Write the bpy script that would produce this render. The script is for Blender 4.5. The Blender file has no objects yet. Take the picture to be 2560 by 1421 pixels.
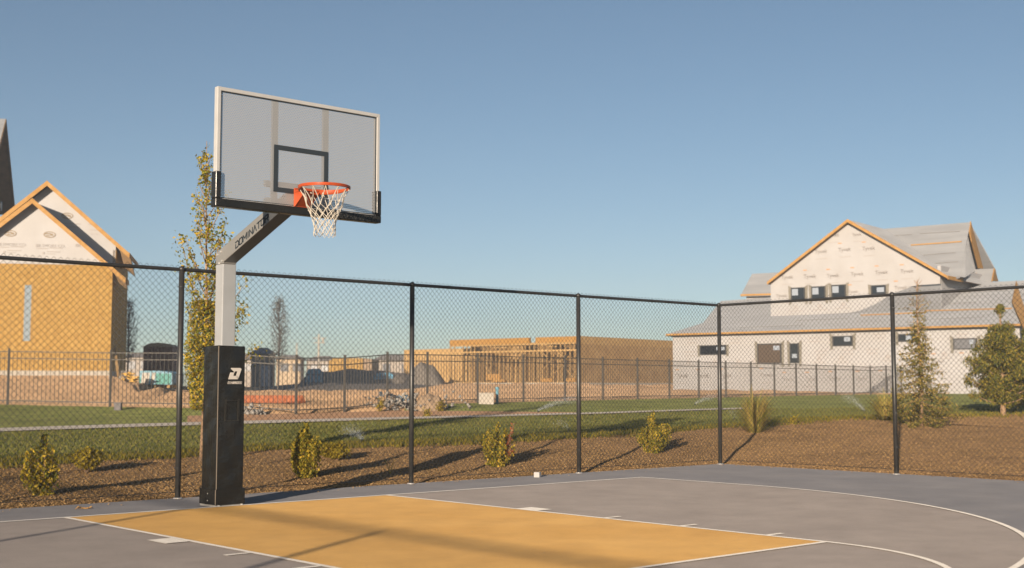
import bpy, math, random
import numpy as np
from mathutils import Vector, Quaternion
rnd = random.Random(7)
nr = np.random.default_rng(5)
S = bpy.context.scene
COL = S.collection
ft = .3048
# ------------------------------------------------------------------ camera model (measured)
F, YAW, PIT = 3189., 0.73, 0.0804
C = np.array([-6.6872, -11.6113, 1.2104])
fw = np.array([math.sin(YAW)*math.cos(PIT), math.cos(YAW)*math.cos(PIT), math.sin(PIT)])
rt = np.array([math.cos(YAW), -math.sin(YAW), 0.])
up = np.cross(rt, fw)
fh = np.array([math.sin(YAW), math.cos(YAW), 0.])        # level forward
EZ = np.array([0, 0, 1.])
def ray(u, v): return fw + rt*(u-1280)/F + up*(710.5-v)/F
def at(u, v, D):
    d = ray(u, v); return C + d*(D/(d@fh))
def zof(v, D): return C[2] + (967-v)/F*D
# ------------------------------------------------------------------ object helpers
class MB:
    def __init__(s): s.v = []; s.f = []
    def add(s, vs, fs):
        n = len(s.v); s.v.extend([tuple(map(float, p)) for p in vs]); s.f.extend([tuple(i+n for i in f) for f in fs]); return s
    def obox(s, c, ax, ay, az, hx, hy, hz):
        c = np.array(c, float); ax, ay, az = [np.array(k, float) for k in (ax, ay, az)]
        vs = [c+ax*hx*i+ay*hy*j+az*hz*k for i in (-1, 1) for j in (-1, 1) for k in (-1, 1)]
        return s.add(vs, [(0,1,3,2),(4,6,7,5),(0,4,5,1),(2,3,7,6),(0,2,6,4),(1,5,7,3)])
    def box(s, a, b):
        a = np.array(a, float); b = np.array(b, float); c = (a+b)/2; h = np.abs(b-a)/2
        return s.obox(c, (1,0,0), (0,1,0), (0,0,1), *h)
    def bar(s, p, q, w, h=None, upv=(0,0,1)):
        p = np.array(p, float); q = np.array(q, float); d = q-p; L = np.linalg.norm(d); d = d/L
        u = np.array(upv, float); x = np.cross(d, u)
        if np.linalg.norm(x) < 1e-4: x = np.cross(d, (1, 0, 0))
        x /= np.linalg.norm(x); y = np.cross(x, d)
        return s.obox((p+q)/2, d, x, y, L/2, w/2, (h or w)/2)
    def tube(s, pts, r, n=8, cap=True, closed=False):
        pts = [np.array(p, float) for p in pts]; m = len(pts)
        rs = r if hasattr(r, '__len__') else [r]*m
        vs = []; ref = None
        for i, p in enumerate(pts):
            if closed: d = pts[(i+1) % m]-pts[i-1]
            else: d = pts[min(i+1, m-1)]-pts[max(i-1, 0)]
            d = d/(np.linalg.norm(d)+1e-12)
            if ref is None:
                ref = np.cross(d, (0, 0, 1.))
                if np.linalg.norm(ref) < 1e-3: ref = np.cross(d, (1., 0, 0))
            x = ref-d*(ref@d); x /= np.linalg.norm(x)+1e-12; ref = x; y = np.cross(d, x)
            for k in range(n):
                a = 2*math.pi*k/n; vs.append(p+(x*math.cos(a)+y*math.sin(a))*rs[i])
        fs = []
        for i in range(m if closed else m-1):
            j = (i+1) % m
            for k in range(n):
                l = (k+1) % n; fs.append((i*n+k, i*n+l, j*n+l, j*n+k))
        if cap and not closed: fs += [tuple(range(n-1, -1, -1)), tuple((m-1)*n+k for k in range(n))]
        return s.add(vs, fs)
    def lathe(s, c, prof, n=16):
        c = np.array(c, float); vs = []
        for r, z in prof:
            for k in range(n):
                a = 2*math.pi*k/n; vs.append(c+np.array([r*math.cos(a), r*math.sin(a), z]))
        fs = [(i*n+k, i*n+(k+1) % n, (i+1)*n+(k+1) % n, (i+1)*n+k) for i in range(len(prof)-1) for k in range(n)]
        fs += [tuple(range(n-1, -1, -1)), tuple((len(prof)-1)*n+k for k in range(n))]
        return s.add(vs, fs)
    def prism(s, poly, off):
        """polygon in 3D extruded by vector off"""
        n = len(poly); a = [np.array(p, float) for p in poly]; off = np.array(off, float)
        return s.add(a+[p+off for p in a], [tuple(range(n)), tuple(range(2*n-1, n-1, -1))]+[(i, (i+1) % n+0, (i+1) % n+n, i+n)[::-1] for i in range(n)])
def origin(o):
    p = np.zeros(3)
    while o is not None: p += np.array(o.location); o = o.parent
    return p
def build(name, mb, mat, parent=None, smooth=False, world=True):
    me = bpy.data.meshes.new(name)
    v = np.array(mb.v, float).reshape(-1, 3)
    if parent is not None and world: v = v-origin(parent)
    me.from_pydata([tuple(p) for p in v], [], mb.f); me.update()
    if mat: me.materials.append(mat)
    if smooth: me.polygons.foreach_set('use_smooth', [True]*len(me.polygons))
    o = bpy.data.objects.new(name, me); COL.objects.link(o)
    if parent is not None: o.parent = parent
    return o
def fast(name, v, faces, mat, parent=None, smooth=False):
    """numpy mesh; faces (n,k)"""
    me = bpy.data.meshes.new(name); v = np.asarray(v, np.float32); faces = np.asarray(faces, np.int32)
    if parent is not None: v = (v-origin(parent)).astype(np.float32)
    n, k = faces.shape
    me.vertices.add(len(v)); me.vertices.foreach_set('co', v.ravel())
    me.loops.add(n*k); me.loops.foreach_set('vertex_index', faces.ravel())
    me.polygons.add(n); me.polygons.foreach_set('loop_start', np.arange(0, n*k, k, dtype=np.int32))
    me.polygons.foreach_set('loop_total', np.full(n, k, np.int32))
    me.update(calc_edges=True); me.validate()
    if smooth: me.polygons.foreach_set('use_smooth', [True]*len(me.polygons))
    if mat: me.materials.append(mat)
    o = bpy.data.objects.new(name, me); COL.objects.link(o)
    if parent is not None: o.parent = parent
    return o
def tag(o, label=None, cat=None, group=None, kind=None):
    if label: o['label'] = label
    if cat: o['category'] = cat
    if group: o['group'] = group
    if kind: o['kind'] = kind
    return o
def thing(name, label, cat, loc, group=None):
    o = bpy.data.objects.new(name, None); o.empty_display_size = .3; COL.objects.link(o); o.location = tuple(map(float, loc))
    return tag(o, label, cat, group)
def kids(o): return [c for c in bpy.data.objects if c.parent == o]
def copy_tree(o, parent=None):
    c = o.copy(); COL.objects.link(c); c.parent = parent
    for k in kids(o): copy_tree(k, c)
    return c
def bevel(o, w=.005, seg=2):
    m = o.modifiers.new('b', 'BEVEL'); m.width = w; m.segments = seg; m.limit_method = 'ANGLE'; return o
# ------------------------------------------------------------------ materials
def nn(nt, t, **k):
    n = nt.nodes.new(t)
    for a, b in k.items(): setattr(n, a, b)
    return n
def ramp(nt, src, stops):
    r = nn(nt, 'ShaderNodeValToRGB'); e = r.color_ramp.elements
    while len(e) < len(stops): e.new(.5)
    for i, (p, c) in enumerate(stops): e[i].position = p; e[i].color = (*c, 1)
    nt.links.new(src, r.inputs[0]); return r.outputs[0]
def mat(name, c, rough=.7, metal=0., c2=None, scale=8., detail=6., bump=0., bscale=None, spec=.3, stretch=None, scale2=None, c3=None, island=False, trans=0.):
    m = bpy.data.materials.new(name); m.use_nodes = True; nt = m.node_tree; b = nt.nodes['Principled BSDF']
    b.inputs['Roughness'].default_value = rough; b.inputs['Metallic'].default_value = metal
    b.inputs['Specular IOR Level'].default_value = spec
    b.inputs['Base Color'].default_value = (*c, 1)
    tc = nn(nt, 'ShaderNodeTexCoord'); co = tc.outputs['Object']
    if stretch:
        mp = nn(nt, 'ShaderNodeMapping'); mp.inputs['Scale'].default_value = stretch; nt.links.new(co, mp.inputs[0]); co = mp.outputs[0]
    if c2 is not None:
        if island:
            g = nn(nt, 'ShaderNodeNewGeometry'); src = g.outputs['Random Per Island']
        else:
            n1 = nn(nt, 'ShaderNodeTexNoise'); n1.inputs['Scale'].default_value = scale; n1.inputs['Detail'].default_value = detail
            nt.links.new(co, n1.inputs['Vector']); src = n1.outputs['Fac']
        st = [(.0 if island else .32, c), (1. if island else .68, c2)]
        if c3 is not None: st = [(st[0][0], c), (.5, c2), (st[1][0], c3)]
        out = ramp(nt, src, st)
        if scale2:
            n2 = nn(nt, 'ShaderNodeTexNoise'); n2.inputs['Scale'].default_value = scale2; n2.inputs['Detail'].default_value = 3
            nt.links.new(co, n2.inputs['Vector'])
            mx = nn(nt, 'ShaderNodeMix', data_type='RGBA', blend_type='MULTIPLY'); mx.inputs[0].default_value = 1
            nt.links.new(out, mx.inputs[6]); nt.links.new(ramp(nt, n2.outputs['Fac'], [(.3, (.72,)*3), (.7, (1.12,)*3)]), mx.inputs[7]); out = mx.outputs[2]
        nt.links.new(out, b.inputs['Base Color'])
    if bump:
        n3 = nn(nt, 'ShaderNodeTexNoise'); n3.inputs['Scale'].default_value = bscale or scale*3; n3.inputs['Detail'].default_value = 5
        nt.links.new(co, n3.inputs['Vector'])
        bp = nn(nt, 'ShaderNodeBump'); bp.inputs['Strength'].default_value = bump; bp.inputs['Distance'].default_value = .02
        nt.links.new(n3.outputs['Fac'], bp.inputs['Height']); nt.links.new(bp.outputs[0], b.inputs['Normal'])
    if trans:
        tr = nn(nt, 'ShaderNodeBsdfTranslucent'); ms = nn(nt, 'ShaderNodeMixShader'); ms.inputs[0].default_value = trans
        src = b.inputs['Base Color'].links
        if src: nt.links.new(src[0].from_socket, tr.inputs[0])
        else: tr.inputs[0].default_value = (*c, 1)
        nt.links.new(b.outputs[0], ms.inputs[1]); nt.links.new(tr.outputs[0], ms.inputs[2])
        nt.links.new(ms.outputs[0], nt.nodes['Material Output'].inputs[0])
    return m
M = {}
M['court_blue'] = mat('court_blue_grey', (.205,.205,.225), .75, c2=(.25,.245,.26), scale=1.1, bump=.12, bscale=260, spec=.35)
M['court_taupe'] = mat('court_taupe', (.305,.26,.23), .75, c2=(.35,.30,.265), scale=.9, bump=.12, bscale=260, spec=.35)
M['court_yellow'] = mat('court_yellow', (.66,.36,.115), .7, c2=(.74,.42,.15), scale=.8, bump=.12, bscale=260, spec=.35)
M['line'] = mat('line_paint', (.70,.66,.61), .7, c2=(.80,.77,.73), scale=14, bump=.1, bscale=250)
M['slab'] = mat('slab_concrete', (.33,.32,.30), .9, c2=(.4,.39,.37), scale=6, bump=.3)
M['mulch'] = mat('mulch_ground', (.06,.038,.022), .95, c2=(.22,.14,.08), scale=22, detail=8, bump=1., bscale=45, scale2=.9, spec=.1)
M['chip'] = mat('mulch_chips', (.15,.094,.05), .9, c2=(.235,.15,.08), c3=(.32,.212,.12), island=True, spec=.15)
M['lawn'] = mat('lawn_grass', (.045,.068,.012), .95, c2=(.092,.115,.025), scale=3.5, detail=9, bump=1., bscale=60, scale2=.35, spec=.1)
M['blade'] = mat('grass_blades', (.045,.075,.012), .8, c2=(.13,.15,.03), island=True, spec=.15, trans=.35)
M['bladey'] = mat('edge_blades', (.10,.10,.015), .8, c2=(.28,.20,.03), island=True, spec=.15, trans=.35)
M['dirt'] = mat('site_dirt', (.33,.215,.12), .95, c2=(.47,.32,.19), scale=1.2, detail=9, bump=1., bscale=8, scale2=.15, spec=.1)
M['bed'] = mat('brown_bed', (.19,.115,.07), .95, c2=(.27,.165,.10), scale=6, detail=8, bump=1., bscale=20, spec=.1)
M['path'] = mat('path_concrete', (.50,.45,.41), .85, c2=(.58,.53,.48), scale=2, bump=.2)
M['black'] = mat('black_vinyl_coat', (.022,.022,.022), .42, c2=(.036,.034,.032), scale=12, spec=.6)
M['wire'] = mat('wire_coat', (.014,.016,.02), .4, spec=.5)
M['pad'] = mat('pad_vinyl', (.022,.021,.019), .27, c2=(.034,.032,.029), scale=4, bump=.4, bscale=5, spec=.5, stretch=(1,1,1.6))
M['steel'] = mat('powder_silver', (.52,.50,.47), .38, metal=.35, c2=(.60,.58,.55), scale=3, bump=.05, bscale=40, spec=.5)
M['alu'] = mat('frame_silver', (.60,.585,.56), .4, metal=.25, c2=(.66,.64,.61), scale=5, spec=.5)
M['orange'] = mat('rim_orange', (.60,.085,.018), .38, c2=(.70,.11,.025), scale=9, spec=.5)
M['net'] = mat('net_nylon', (.78,.72,.64), .8, c2=(.86,.82,.75), scale=40, trans=.25)
M['bolt'] = mat('bolt_zinc', (.75,.72,.68), .3, metal=.6)
M['ink'] = mat('dark_lettering', (.03,.04,.05), .6)
M['white'] = mat('white_print', (.72,.66,.60), .5)
M['galv'] = mat('fence_grey', (.095,.086,.075), .55, spec=.4)
M['osb'] = mat('osb_sheathing', (.57,.31,.09), .85, c2=(.77,.465,.17), scale=7, detail=12, bump=.4, bscale=30, spec=.15)
M['osb2'] = mat('osb_tan', (.34,.20,.085), .85, c2=(.48,.30,.14), scale=1.6, detail=10, bump=.3, bscale=40, spec=.15)
M['lumber'] = mat('fresh_lumber', (.60,.36,.13), .8, c2=(.76,.50,.22), scale=5, stretch=(1,1,.3), spec=.2)
M['fascia'] = mat('fascia_lumber', (.58,.29,.065), .75, c2=(.70,.39,.12), scale=4, spec=.2)
M['beam'] = mat('engineered_beam', (.58,.28,.05), .75, c2=(.66,.34,.08), scale=4, spec=.2)
M['wrap'] = mat('house_wrap', (.79,.735,.67), .5, c2=(.86,.81,.75), scale=.9, bump=.9, bscale=1.1, spec=.3)
M['felt'] = mat('roof_underlay', (.37,.345,.32), .8, c2=(.45,.42,.39), scale=1.0, stretch=(.4,.4,3), bump=.3, bscale=2., spec=.2)
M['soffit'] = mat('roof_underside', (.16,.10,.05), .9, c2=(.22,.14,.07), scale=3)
M['grey_print'] = mat('wrap_lettering', (.52,.48,.46), .7)
M['orange_print'] = mat('wrap_orange_mark', (.80,.50,.32), .7)
M['brown_print'] = mat('wrap_brown_mark', (.46,.36,.25), .7)
M['tape'] = mat('flashing_tape', (.30,.27,.22), .5, c2=(.38,.35,.29), scale=5)
M['glass'] = mat('window_glass', (.012,.015,.02), .08, spec=.7)
M['glassb'] = mat('brown_glass', (.09,.06,.04), .1, spec=.7)
M['glassg'] = mat('pale_glass', (.16,.16,.17), .25, spec=.6)
M['sticker'] = mat('window_sticker', (.30,.34,.40), .6)
M['wframe'] = mat('window_frame', (.06,.06,.06), .5)
M['found'] = mat('foundation_concrete', (.50,.45,.38), .9, c2=(.60,.54,.46), scale=3)
M['bark'] = mat('bark', (.16,.10,.06), .9, c2=(.30,.20,.12), scale=18, bump=.6, spec=.1)
M['greybark'] = mat('grey_bark', (.10,.09,.085), .9, c2=(.15,.14,.13), scale=18, spec=.1)
M['leaf'] = mat('pear_leaves', (.055,.08,.012), .6, c2=(.23,.20,.022), c3=(.40,.27,.03), island=True, trans=.4, spec=.3)
M['shrub'] = mat('shrub_leaves', (.045,.06,.01), .65, c2=(.17,.15,.018), c3=(.34,.25,.035), island=True, trans=.35, spec=.25)
M['lowshrub'] = mat('low_shrub_leaves', (.13,.10,.012), .65, c2=(.24,.17,.015), c3=(.32,.22,.03), island=True, trans=.35, spec=.25)
M['red'] = mat('red_leaves', (.30,.07,.03), .7, c2=(.42,.16,.06), island=True, trans=.3)
M['spruce'] = mat('spruce_needles', (.035,.05,.018), .7, c2=(.12,.12,.03), c3=(.23,.18,.055), island=True, trans=.2, spec=.2)
M['pine'] = mat('pine_needles', (.03,.052,.02), .65, c2=(.095,.12,.022), c3=(.20,.18,.035), island=True, trans=.2, spec=.25)
M['dry'] = mat('dry_grass', (.14,.15,.025), .8, c2=(.42,.29,.10), c3=(.20,.20,.03), island=True, trans=.4)
M['rock'] = mat('pale_rock', (.38,.34,.30), .9, c2=(.55,.51,.46), island=True, bump=.4)
M['shadesoil'] = mat('shaded_soil', (.19,.165,.14), .95, c2=(.26,.225,.19), scale=2.5, detail=8, bump=1., bscale=6)  # soil colour darkened to carry the left house's shade
M['mound'] = mat('mound_soil', (.20,.14,.09), .95, c2=(.28,.20,.13), scale=2.5, detail=8, bump=1., bscale=6)
def scale_mat(n, k, k2=None):
    k = np.array(k if hasattr(k, '__len__') else (k,)*3)
    for nd in M[n].node_tree.nodes:
        if nd.type == 'VALTORGB' and nd.color_ramp.elements[0].color[0] < .71 or nd.type == 'VALTORGB' and n in ('wrap', 'line', 'net'):
            if abs(nd.color_ramp.elements[-1].color[0]-1.12) < .001: continue
            for e in nd.color_ramp.elements: e.color = (*[min(1, c*q) for c, q in zip(e.color[:3], k)], 1)
        if nd.type == 'BSDF_PRINCIPLED': nd.inputs['Base Color'].default_value = (*[min(1, c*q) for c, q in zip(nd.inputs['Base Color'].default_value[:3], k)], 1)
for n, k in dict(court_blue=(.50,.50,.50), court_taupe=(.53,.55,.58), court_yellow=(.505,.535,.47), line=.58, slab=.6, mulch=(1.55,1.5,1.3), chip=(1.4,1.38,1.12), lawn=(2.3,1.85,2.7), blade=(2.0,1.5,2.1), bladey=1.3, dirt=(1.0,.96,.93), bed=1.0, path=.42,
    osb=(.72,.78,.66), osb2=(.95,.98,.95), wrap=(.50,.52,.565), fascia=(.65,.68,.8), beam=(.62,.66,.8), lumber=.68, steel=(.85,.89,.95), alu=.92, pad=.5, mound=1.3, orange=(.68,.75,.9), net=(.84,.82,.78), felt=(.57,.63,.72), found=.8, white=.75, leaf=(1.7,1.65,1.4), shrub=(2.2,2.05,1.7), lowshrub=(1.5,1.6,1.5), spruce=(2.0,1.7,1.5), pine=(1.8,1.4,1.2), dry=1.6, red=1.3, bark=1.3,
    grey_print=.75, orange_print=(.62,.6,.55), brown_print=.62, tape=.62, rock=.6).items(): scale_mat(n, k)
for n in ('court_blue','court_taupe','court_yellow','line','slab','mulch','chip','lawn','dirt','bed','path','osb','felt'): M[n].node_tree.nodes['Principled BSDF'].inputs['Diffuse Roughness'].default_value = 1.
for n in ('court_blue', 'court_taupe', 'court_yellow'):
    nt = M[n].node_tree; b = nt.nodes['Principled BSDF']; src = b.inputs['Base Color'].links[0].from_socket; tc = nn(nt, 'ShaderNodeTexCoord')
    a1 = nn(nt, 'ShaderNodeTexNoise'); a1.inputs['Scale'].default_value = 2.6; a1.inputs['Detail'].default_value = 8; a1.inputs['Roughness'].default_value = .65; nt.links.new(tc.outputs['Object'], a1.inputs['Vector'])
    a2 = nn(nt, 'ShaderNodeTexNoise'); a2.inputs['Scale'].default_value = 90; a2.inputs['Detail'].default_value = 4; nt.links.new(tc.outputs['Object'], a2.inputs['Vector'])
    for a_, lo, hi, p0, p1 in ((a1, .90, 1.04, .35, .6), (a2, .93, 1.05, .3, .7)):
        mx = nn(nt, 'ShaderNodeMix', data_type='RGBA', blend_type='MULTIPLY'); mx.inputs[0].default_value = 1; nt.links.new(src, mx.inputs[6]); nt.links.new(ramp(nt, a_.outputs['Fac'], [(p0, (lo,)*3), (p1, (hi,)*3)]), mx.inputs[7]); src = mx.outputs[2]
    nt.links.new(src, b.inputs['Base Color'])
# perforated sheet
def perforated():
    m = bpy.data.materials.new('perforated_steel'); m.use_nodes = True; nt = m.node_tree; b = nt.nodes['Principled BSDF']
    b.inputs['Base Color'].default_value = (.39,.395,.40,1); b.inputs['Roughness'].default_value = .5; b.inputs['Metallic'].default_value = .15
    tc = nn(nt, 'ShaderNodeTexCoord'); sp = nn(nt, 'ShaderNodeSeparateXYZ'); nt.links.new(tc.outputs['Object'], sp.inputs[0])
    def mth(op, a, bb=None):
        n = nn(nt, 'ShaderNodeMath', operation=op)
        for i, q in enumerate((a, bb)):
            if q is None: continue
            if isinstance(q, (int, float)): n.inputs[i].default_value = q
            else: nt.links.new(q, n.inputs[i])
        return n.outputs[0]
    p = .0185; q = p*math.sqrt(3)
    ds = []
    for off in (0, .5):
        a = mth('MULTIPLY', mth('SUBTRACT', mth('FRACT', mth('ADD', mth('DIVIDE', sp.outputs[0], p), off)), .5), p)
        c = mth('MULTIPLY', mth('SUBTRACT', mth('FRACT', mth('ADD', mth('DIVIDE', sp.outputs[2], q), off)), .5), q)
        ds.append(mth('SQRT', mth('ADD', mth('MULTIPLY', a, a), mth('MULTIPLY', c, c))))
    hole = mth('LESS_THAN', mth('MINIMUM', ds[0], ds[1]), .0051)
    tr = nn(nt, 'ShaderNodeBsdfTransparent'); ms = nn(nt, 'ShaderNodeMixShader')
    nt.links.new(hole, ms.inputs[0]); nt.links.new(b.outputs[0], ms.inputs[1]); nt.links.new(tr.outputs[0], ms.inputs[2])
    nt.links.new(ms.outputs[0], nt.nodes['Material Output'].inputs[0]); return m
M['perf'] = perforated()
# ------------------------------------------------------------------ lettering
_tc = {}
def text_mesh(s):
    if s not in _tc:
        cu = bpy.data.curves.new('t', 'FONT'); cu.body = s; cu.size = 1; cu.resolution_u = 2
        o = bpy.data.objects.new('t', cu); COL.objects.link(o)
        me = bpy.data.meshes.new_from_object(o.evaluated_get(bpy.context.evaluated_depsgraph_get()))
        v = [tuple(p.co)[:2] for p in me.vertices]; f = [tuple(p.vertices) for p in me.polygons]
        bpy.data.objects.remove(o); bpy.data.curves.remove(cu); bpy.data.meshes.remove(me)
        w = max(p[0] for p in v); _tc[s] = (v, f, w)
    return _tc[s]
def put_text(mb, s, o, ex, ez, width, off=(0,0,0), bold=0., hs=1.):
    v, f, w = text_mesh(s); k = width/w; o = np.array(o, float); off = np.array(off, float)
    for d in ([(0, 0)] if not bold else [(-bold, 0), (bold, 0), (0, bold), (0, -bold)]):
        mb.add([o+off*(1+.1*(d[0]+d[1] > 0))+ex*(p[0]*k+d[0])+ez*(p[1]*k*hs+d[1]) for p in v], f)
LET = {  # blocky letters: strokes on a 0..1 x 0..1 cell
 'D': [[(.0,.62),(.0,0),(.75,0),(1,.25),(1,.75),(.75,1),(-.12,1)]],
 'O': [[(.12,0),(.85,0),(1,.15),(1,.85),(.85,1),(.12,1),(0,.85),(0,.15),(.12,0)]],
 'M': [[(0,0),(0,1),(.5,.35),(1,1),(1,0)]],
 'I': [[(.5,0),(.5,1)]],
 'N': [[(0,0),(0,1),(1,0),(1,1)]],
 'A': [[(0,0),(.5,1),(1,0)]],
 'T': [[(-.1,1),(1.1,1)],[(.5,1),(.5,0)]],
 'R': [[(0,0),(0,1),(.85,1),(1,.85),(1,.6),(.85,.45),(.1,.45)],[(.6,.45),(1,0)]]}
def block_text(mb, s, o, ex, ez, n, L, H, th=.2, shear=.3, dep=.002):
    """squared sports lettering"""
    o = np.array(o, float); ex = np.array(ex, float); ez = np.array(ez, float); n = np.array(n, float)
    ws = [.35 if c == 'I' else (1.25 if c == 'M' else 1.) for c in s]; gap = .32; tot = sum(ws)+gap*(len(s)-1)
    cw = L/tot; x = 0
    for c, w in zip(s, ws):
        for st in LET[c]:
            pts = [o+ex*((x+w*p[0])*cw+shear*H*p[1])+ez*(H*p[1]) for p in st]
            for a, b in zip(pts, pts[1:]):
                d = b-a; d = d/np.linalg.norm(d); t = H*th/2
                mb.obox((a+b)/2, d, np.cross(d, n), n, np.linalg.norm(b-a)/2+t*.8, t, dep)
        x += w+gap
# ------------------------------------------------------------------ terrain tables (by image column) -> polar grid about the view point
def D_of(v, z): return F*(C[2]-z)/(v-967)
T_mul = [(-200,1168,.08),(0,1165,.10),(450,1140,.12),(700,1122,.15),(1000,1112,.2),(1300,1103,.25),(1500,1090,.29),(1700,1076,.33),(1900,1062,.42),(2100,1047,.5),(2560,1035,.52),(2800,1032,.52)]
T_p1 = [(-200,1085,.33),(0,1082,.34),(700,1060,.40),(1100,1048,.45),(1500,1037,.5),(1840,1025,.56),(2100,1020,.6),(2560,1015,.62),(2800,1014,.62)]
T_p2 = [(-200,1076,.35),(0,1073.5,.36),(700,1052.5,.41),(1100,1043,.46),(1500,1033,.51),(1840,1022,.57),(2100,1016,.61),(2560,1011,.63),(2800,1010,.63)]
T_bed = [(-200,1050,.45),(450,1040,.48),(600,1038,.5),(1000,1027,.55),(1200,1028.5,.56),(1440,1031.5,.53),(1840,1018,.6),(2560,1006,.66),(2800,1005,.66)]
def tab_rz(T, u):
    us = [t[0] for t in T]; d = np.interp(u, us, [D_of(t[1], t[2]) for t in T]); z = np.interp(u, us, [t[2] for t in T]); return d, z
T_f = [(-400,35,.74),(19,34.4,.72),(275,34,.67),(740,32.5,.62),(861,33.97,.64),(968,35.4,.66),(1068,36.8,.69),(1194,38.8,.71),(1413,42.8,.73),(1674,48.7,.75),(1877,54.7,.77),(2042,60.7,.79),(2177,66.7,.80),(2560,72,.84),(2800,74,.85)]
T_a = [(-400,59,1.7),(140,60,1.74),(275,60,1.74),(340,62,1.5),(450,72,1.1),(760,80,.98),(1000,92,1.14),(1125,98,1.46),(1445,86,1.38),(1600,80,1.1),(1683,78,1.03),(2200,70.5,.84),(2560,74,.88),(2800,76,.9)]
T_b = [(-400,95,1.7),(275,95,1.7),(340,95,1.5),(500,98,1.15),(1000,102,1.25),(1125,104,1.5),(1445,104,1.42),(1683,100,1.4),(2560,100,1.2),(2800,100,1.2)]
def tab_d(T, u):
    us = [t[0] for t in T]; return np.interp(u, us, [t[1] for t in T]), np.interp(u, us, [t[2] for t in T])
XE, XW_, YE, YB = 9.30, -11.95, 1.30, -27.5
def court_edge(dx, dy):
    t = []
    if dx > 1e-9: t.append((XE-C[0])/dx)
    if dx < -1e-9: t.append((XW_-C[0])/dx)
    if dy > 1e-9: t.append((YE-C[1])/dy)
    if dy < -1e-9: t.append((YB-C[1])/dy)
    return min(t)
thf = np.concatenate([np.linspace(-180, -26, 78, endpoint=False), np.linspace(-26, 26, 420), np.linspace(26, 180, 79)[1:]])
ths = np.radians(thf); thl = math.atan(1500/F)
rows_n = [14, 8, 1, 4, 8, 10, 10, 4, 3]
NT = len(ths); allr = []; allz = []; allu = []
for th in ths:
    tc = max(-thl, min(thl, th)); u = 1280+F*math.tan(tc); ct = math.cos(tc)
    d = fh*math.cos(th)+rt*math.sin(th); r0 = court_edge(d[0], d[1])
    B = [(r0, -.03)]
    for D, z in (tab_rz(T_mul, u), tab_rz(T_p1, u), tab_rz(T_p2, u), tab_rz(T_bed, u), tab_d(T_f, u), tab_d(T_a, u), tab_d(T_b, u)): B.append((D/ct, float(z)))
    B += [(300., 1.3), (3500., -8.)]
    if abs(th) > .8 and B[1][0] < B[0][0]+4:
        k = B[0][0]+4-B[1][0]; B = [B[0]]+[(b[0]+k, b[1]) for b in B[1:-1]]+[B[-1]]
    for i in range(1, len(B)):
        if B[i][0] < B[i-1][0]+.25: B[i] = (B[i-1][0]+.25, B[i][1])
    rr = [B[0][0]]; zz = [B[0][1]]
    for i, n in enumerate(rows_n):
        for k in range(1, n+1):
            t = k/n; s = t
            rr.append(B[i][0]+(B[i+1][0]-B[i][0])*t); zz.append(B[i][1]+(B[i+1][1]-B[i][1])*s)
    allr.append(rr); allz.append(zz); allu.append(u)
R_ = np.array(allr); Z_ = np.array(allz); U_ = np.array(allu); NR = R_.shape[1]
X_ = C[0]+R_*(fh[0]*np.cos(ths)+rt[0]*np.sin(ths))[:, None]; Y_ = C[1]+R_*(fh[1]*np.cos(ths)+rt[1]*np.sin(ths))[:, None]
rb = np.concatenate([[0], np.cumsum(rows_n)])
def wob(x, y): return .5*np.sin(x*1.7+y*.9)+.3*np.sin(x*.8-y*2.3+1)+.2*np.sin(x*4.1+y*3.3)
amp = np.zeros(NR); amp[1:rb[1]] = .03; amp[rb[1]+1:rb[2]] = .03; amp[rb[5]+1:rb[6]] = .10; amp[rb[6]+1:rb[7]] = .12
Z_ = Z_+wob(X_, Y_)*amp[None, :]
def ground_z(x, y):
    dx, dy = x-C[0], y-C[1]; r = math.hypot(dx, dy); th = math.atan2(dx*rt[0]+dy*rt[1], dx*fh[0]+dy*fh[1])
    i = int(np.clip(np.searchsorted(ths, th)-1, 0, NT-2)); t = (th-ths[i])/(ths[i+1]-ths[i])
    rr = R_[i]*(1-t)+R_[i+1]*t; zz = Z_[i]*(1-t)+Z_[i+1]*t
    if r < rr[0]: return 0.
    return float(np.interp(r, rr, zz))
def sheet(name, cells, mat_, dz, kind='structure', label=None):
    """cells: list of (i,j)"""
    idx = {}; vs = []; fs = []
    def g(i, j):
        i %= NT
        if (i, j) not in idx: idx[(i, j)] = len(vs); vs.append((X_[i, j], Y_[i, j], Z_[i, j]+dz))
        return idx[(i, j)]
    for i, j in cells: fs.append((g(i, j), g(i+1, j), g(i+1, j+1), g(i, j+1))[::-1])
    return tag(fast(name, vs, fs, mat_, smooth=True), label, None, None, kind)
def cells(j0, j1, cond=lambda u: True): return [(i, j) for i in range(NT) for j in range(j0, j1) if cond(U_[i])]
sheet('ground', cells(0, NR-1), M['dirt'], 0)
sheet('mulch_bed', cells(rb[0], rb[1]), M['mulch'], .006, label='dark brown bark mulch bed round the court fence')
sheet('lawn', cells(rb[1], rb[2]), M['lawn'], .012)
sheet('path', cells(rb[2], rb[3], lambda u: u < 1885), M['path'], .035)
sheet('lawn', cells(rb[2], rb[3], lambda u: u >= 1885)+cells(rb[3], rb[4], lambda u: u < 470 or u > 1440)+cells(rb[4], rb[5], lambda u: u < 600 or u > 1010), M['lawn'], .012)
sheet('planting_bed', cells(rb[3], rb[4], lambda u: 470 <= u <= 1440), M['bed'], .012)
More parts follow.
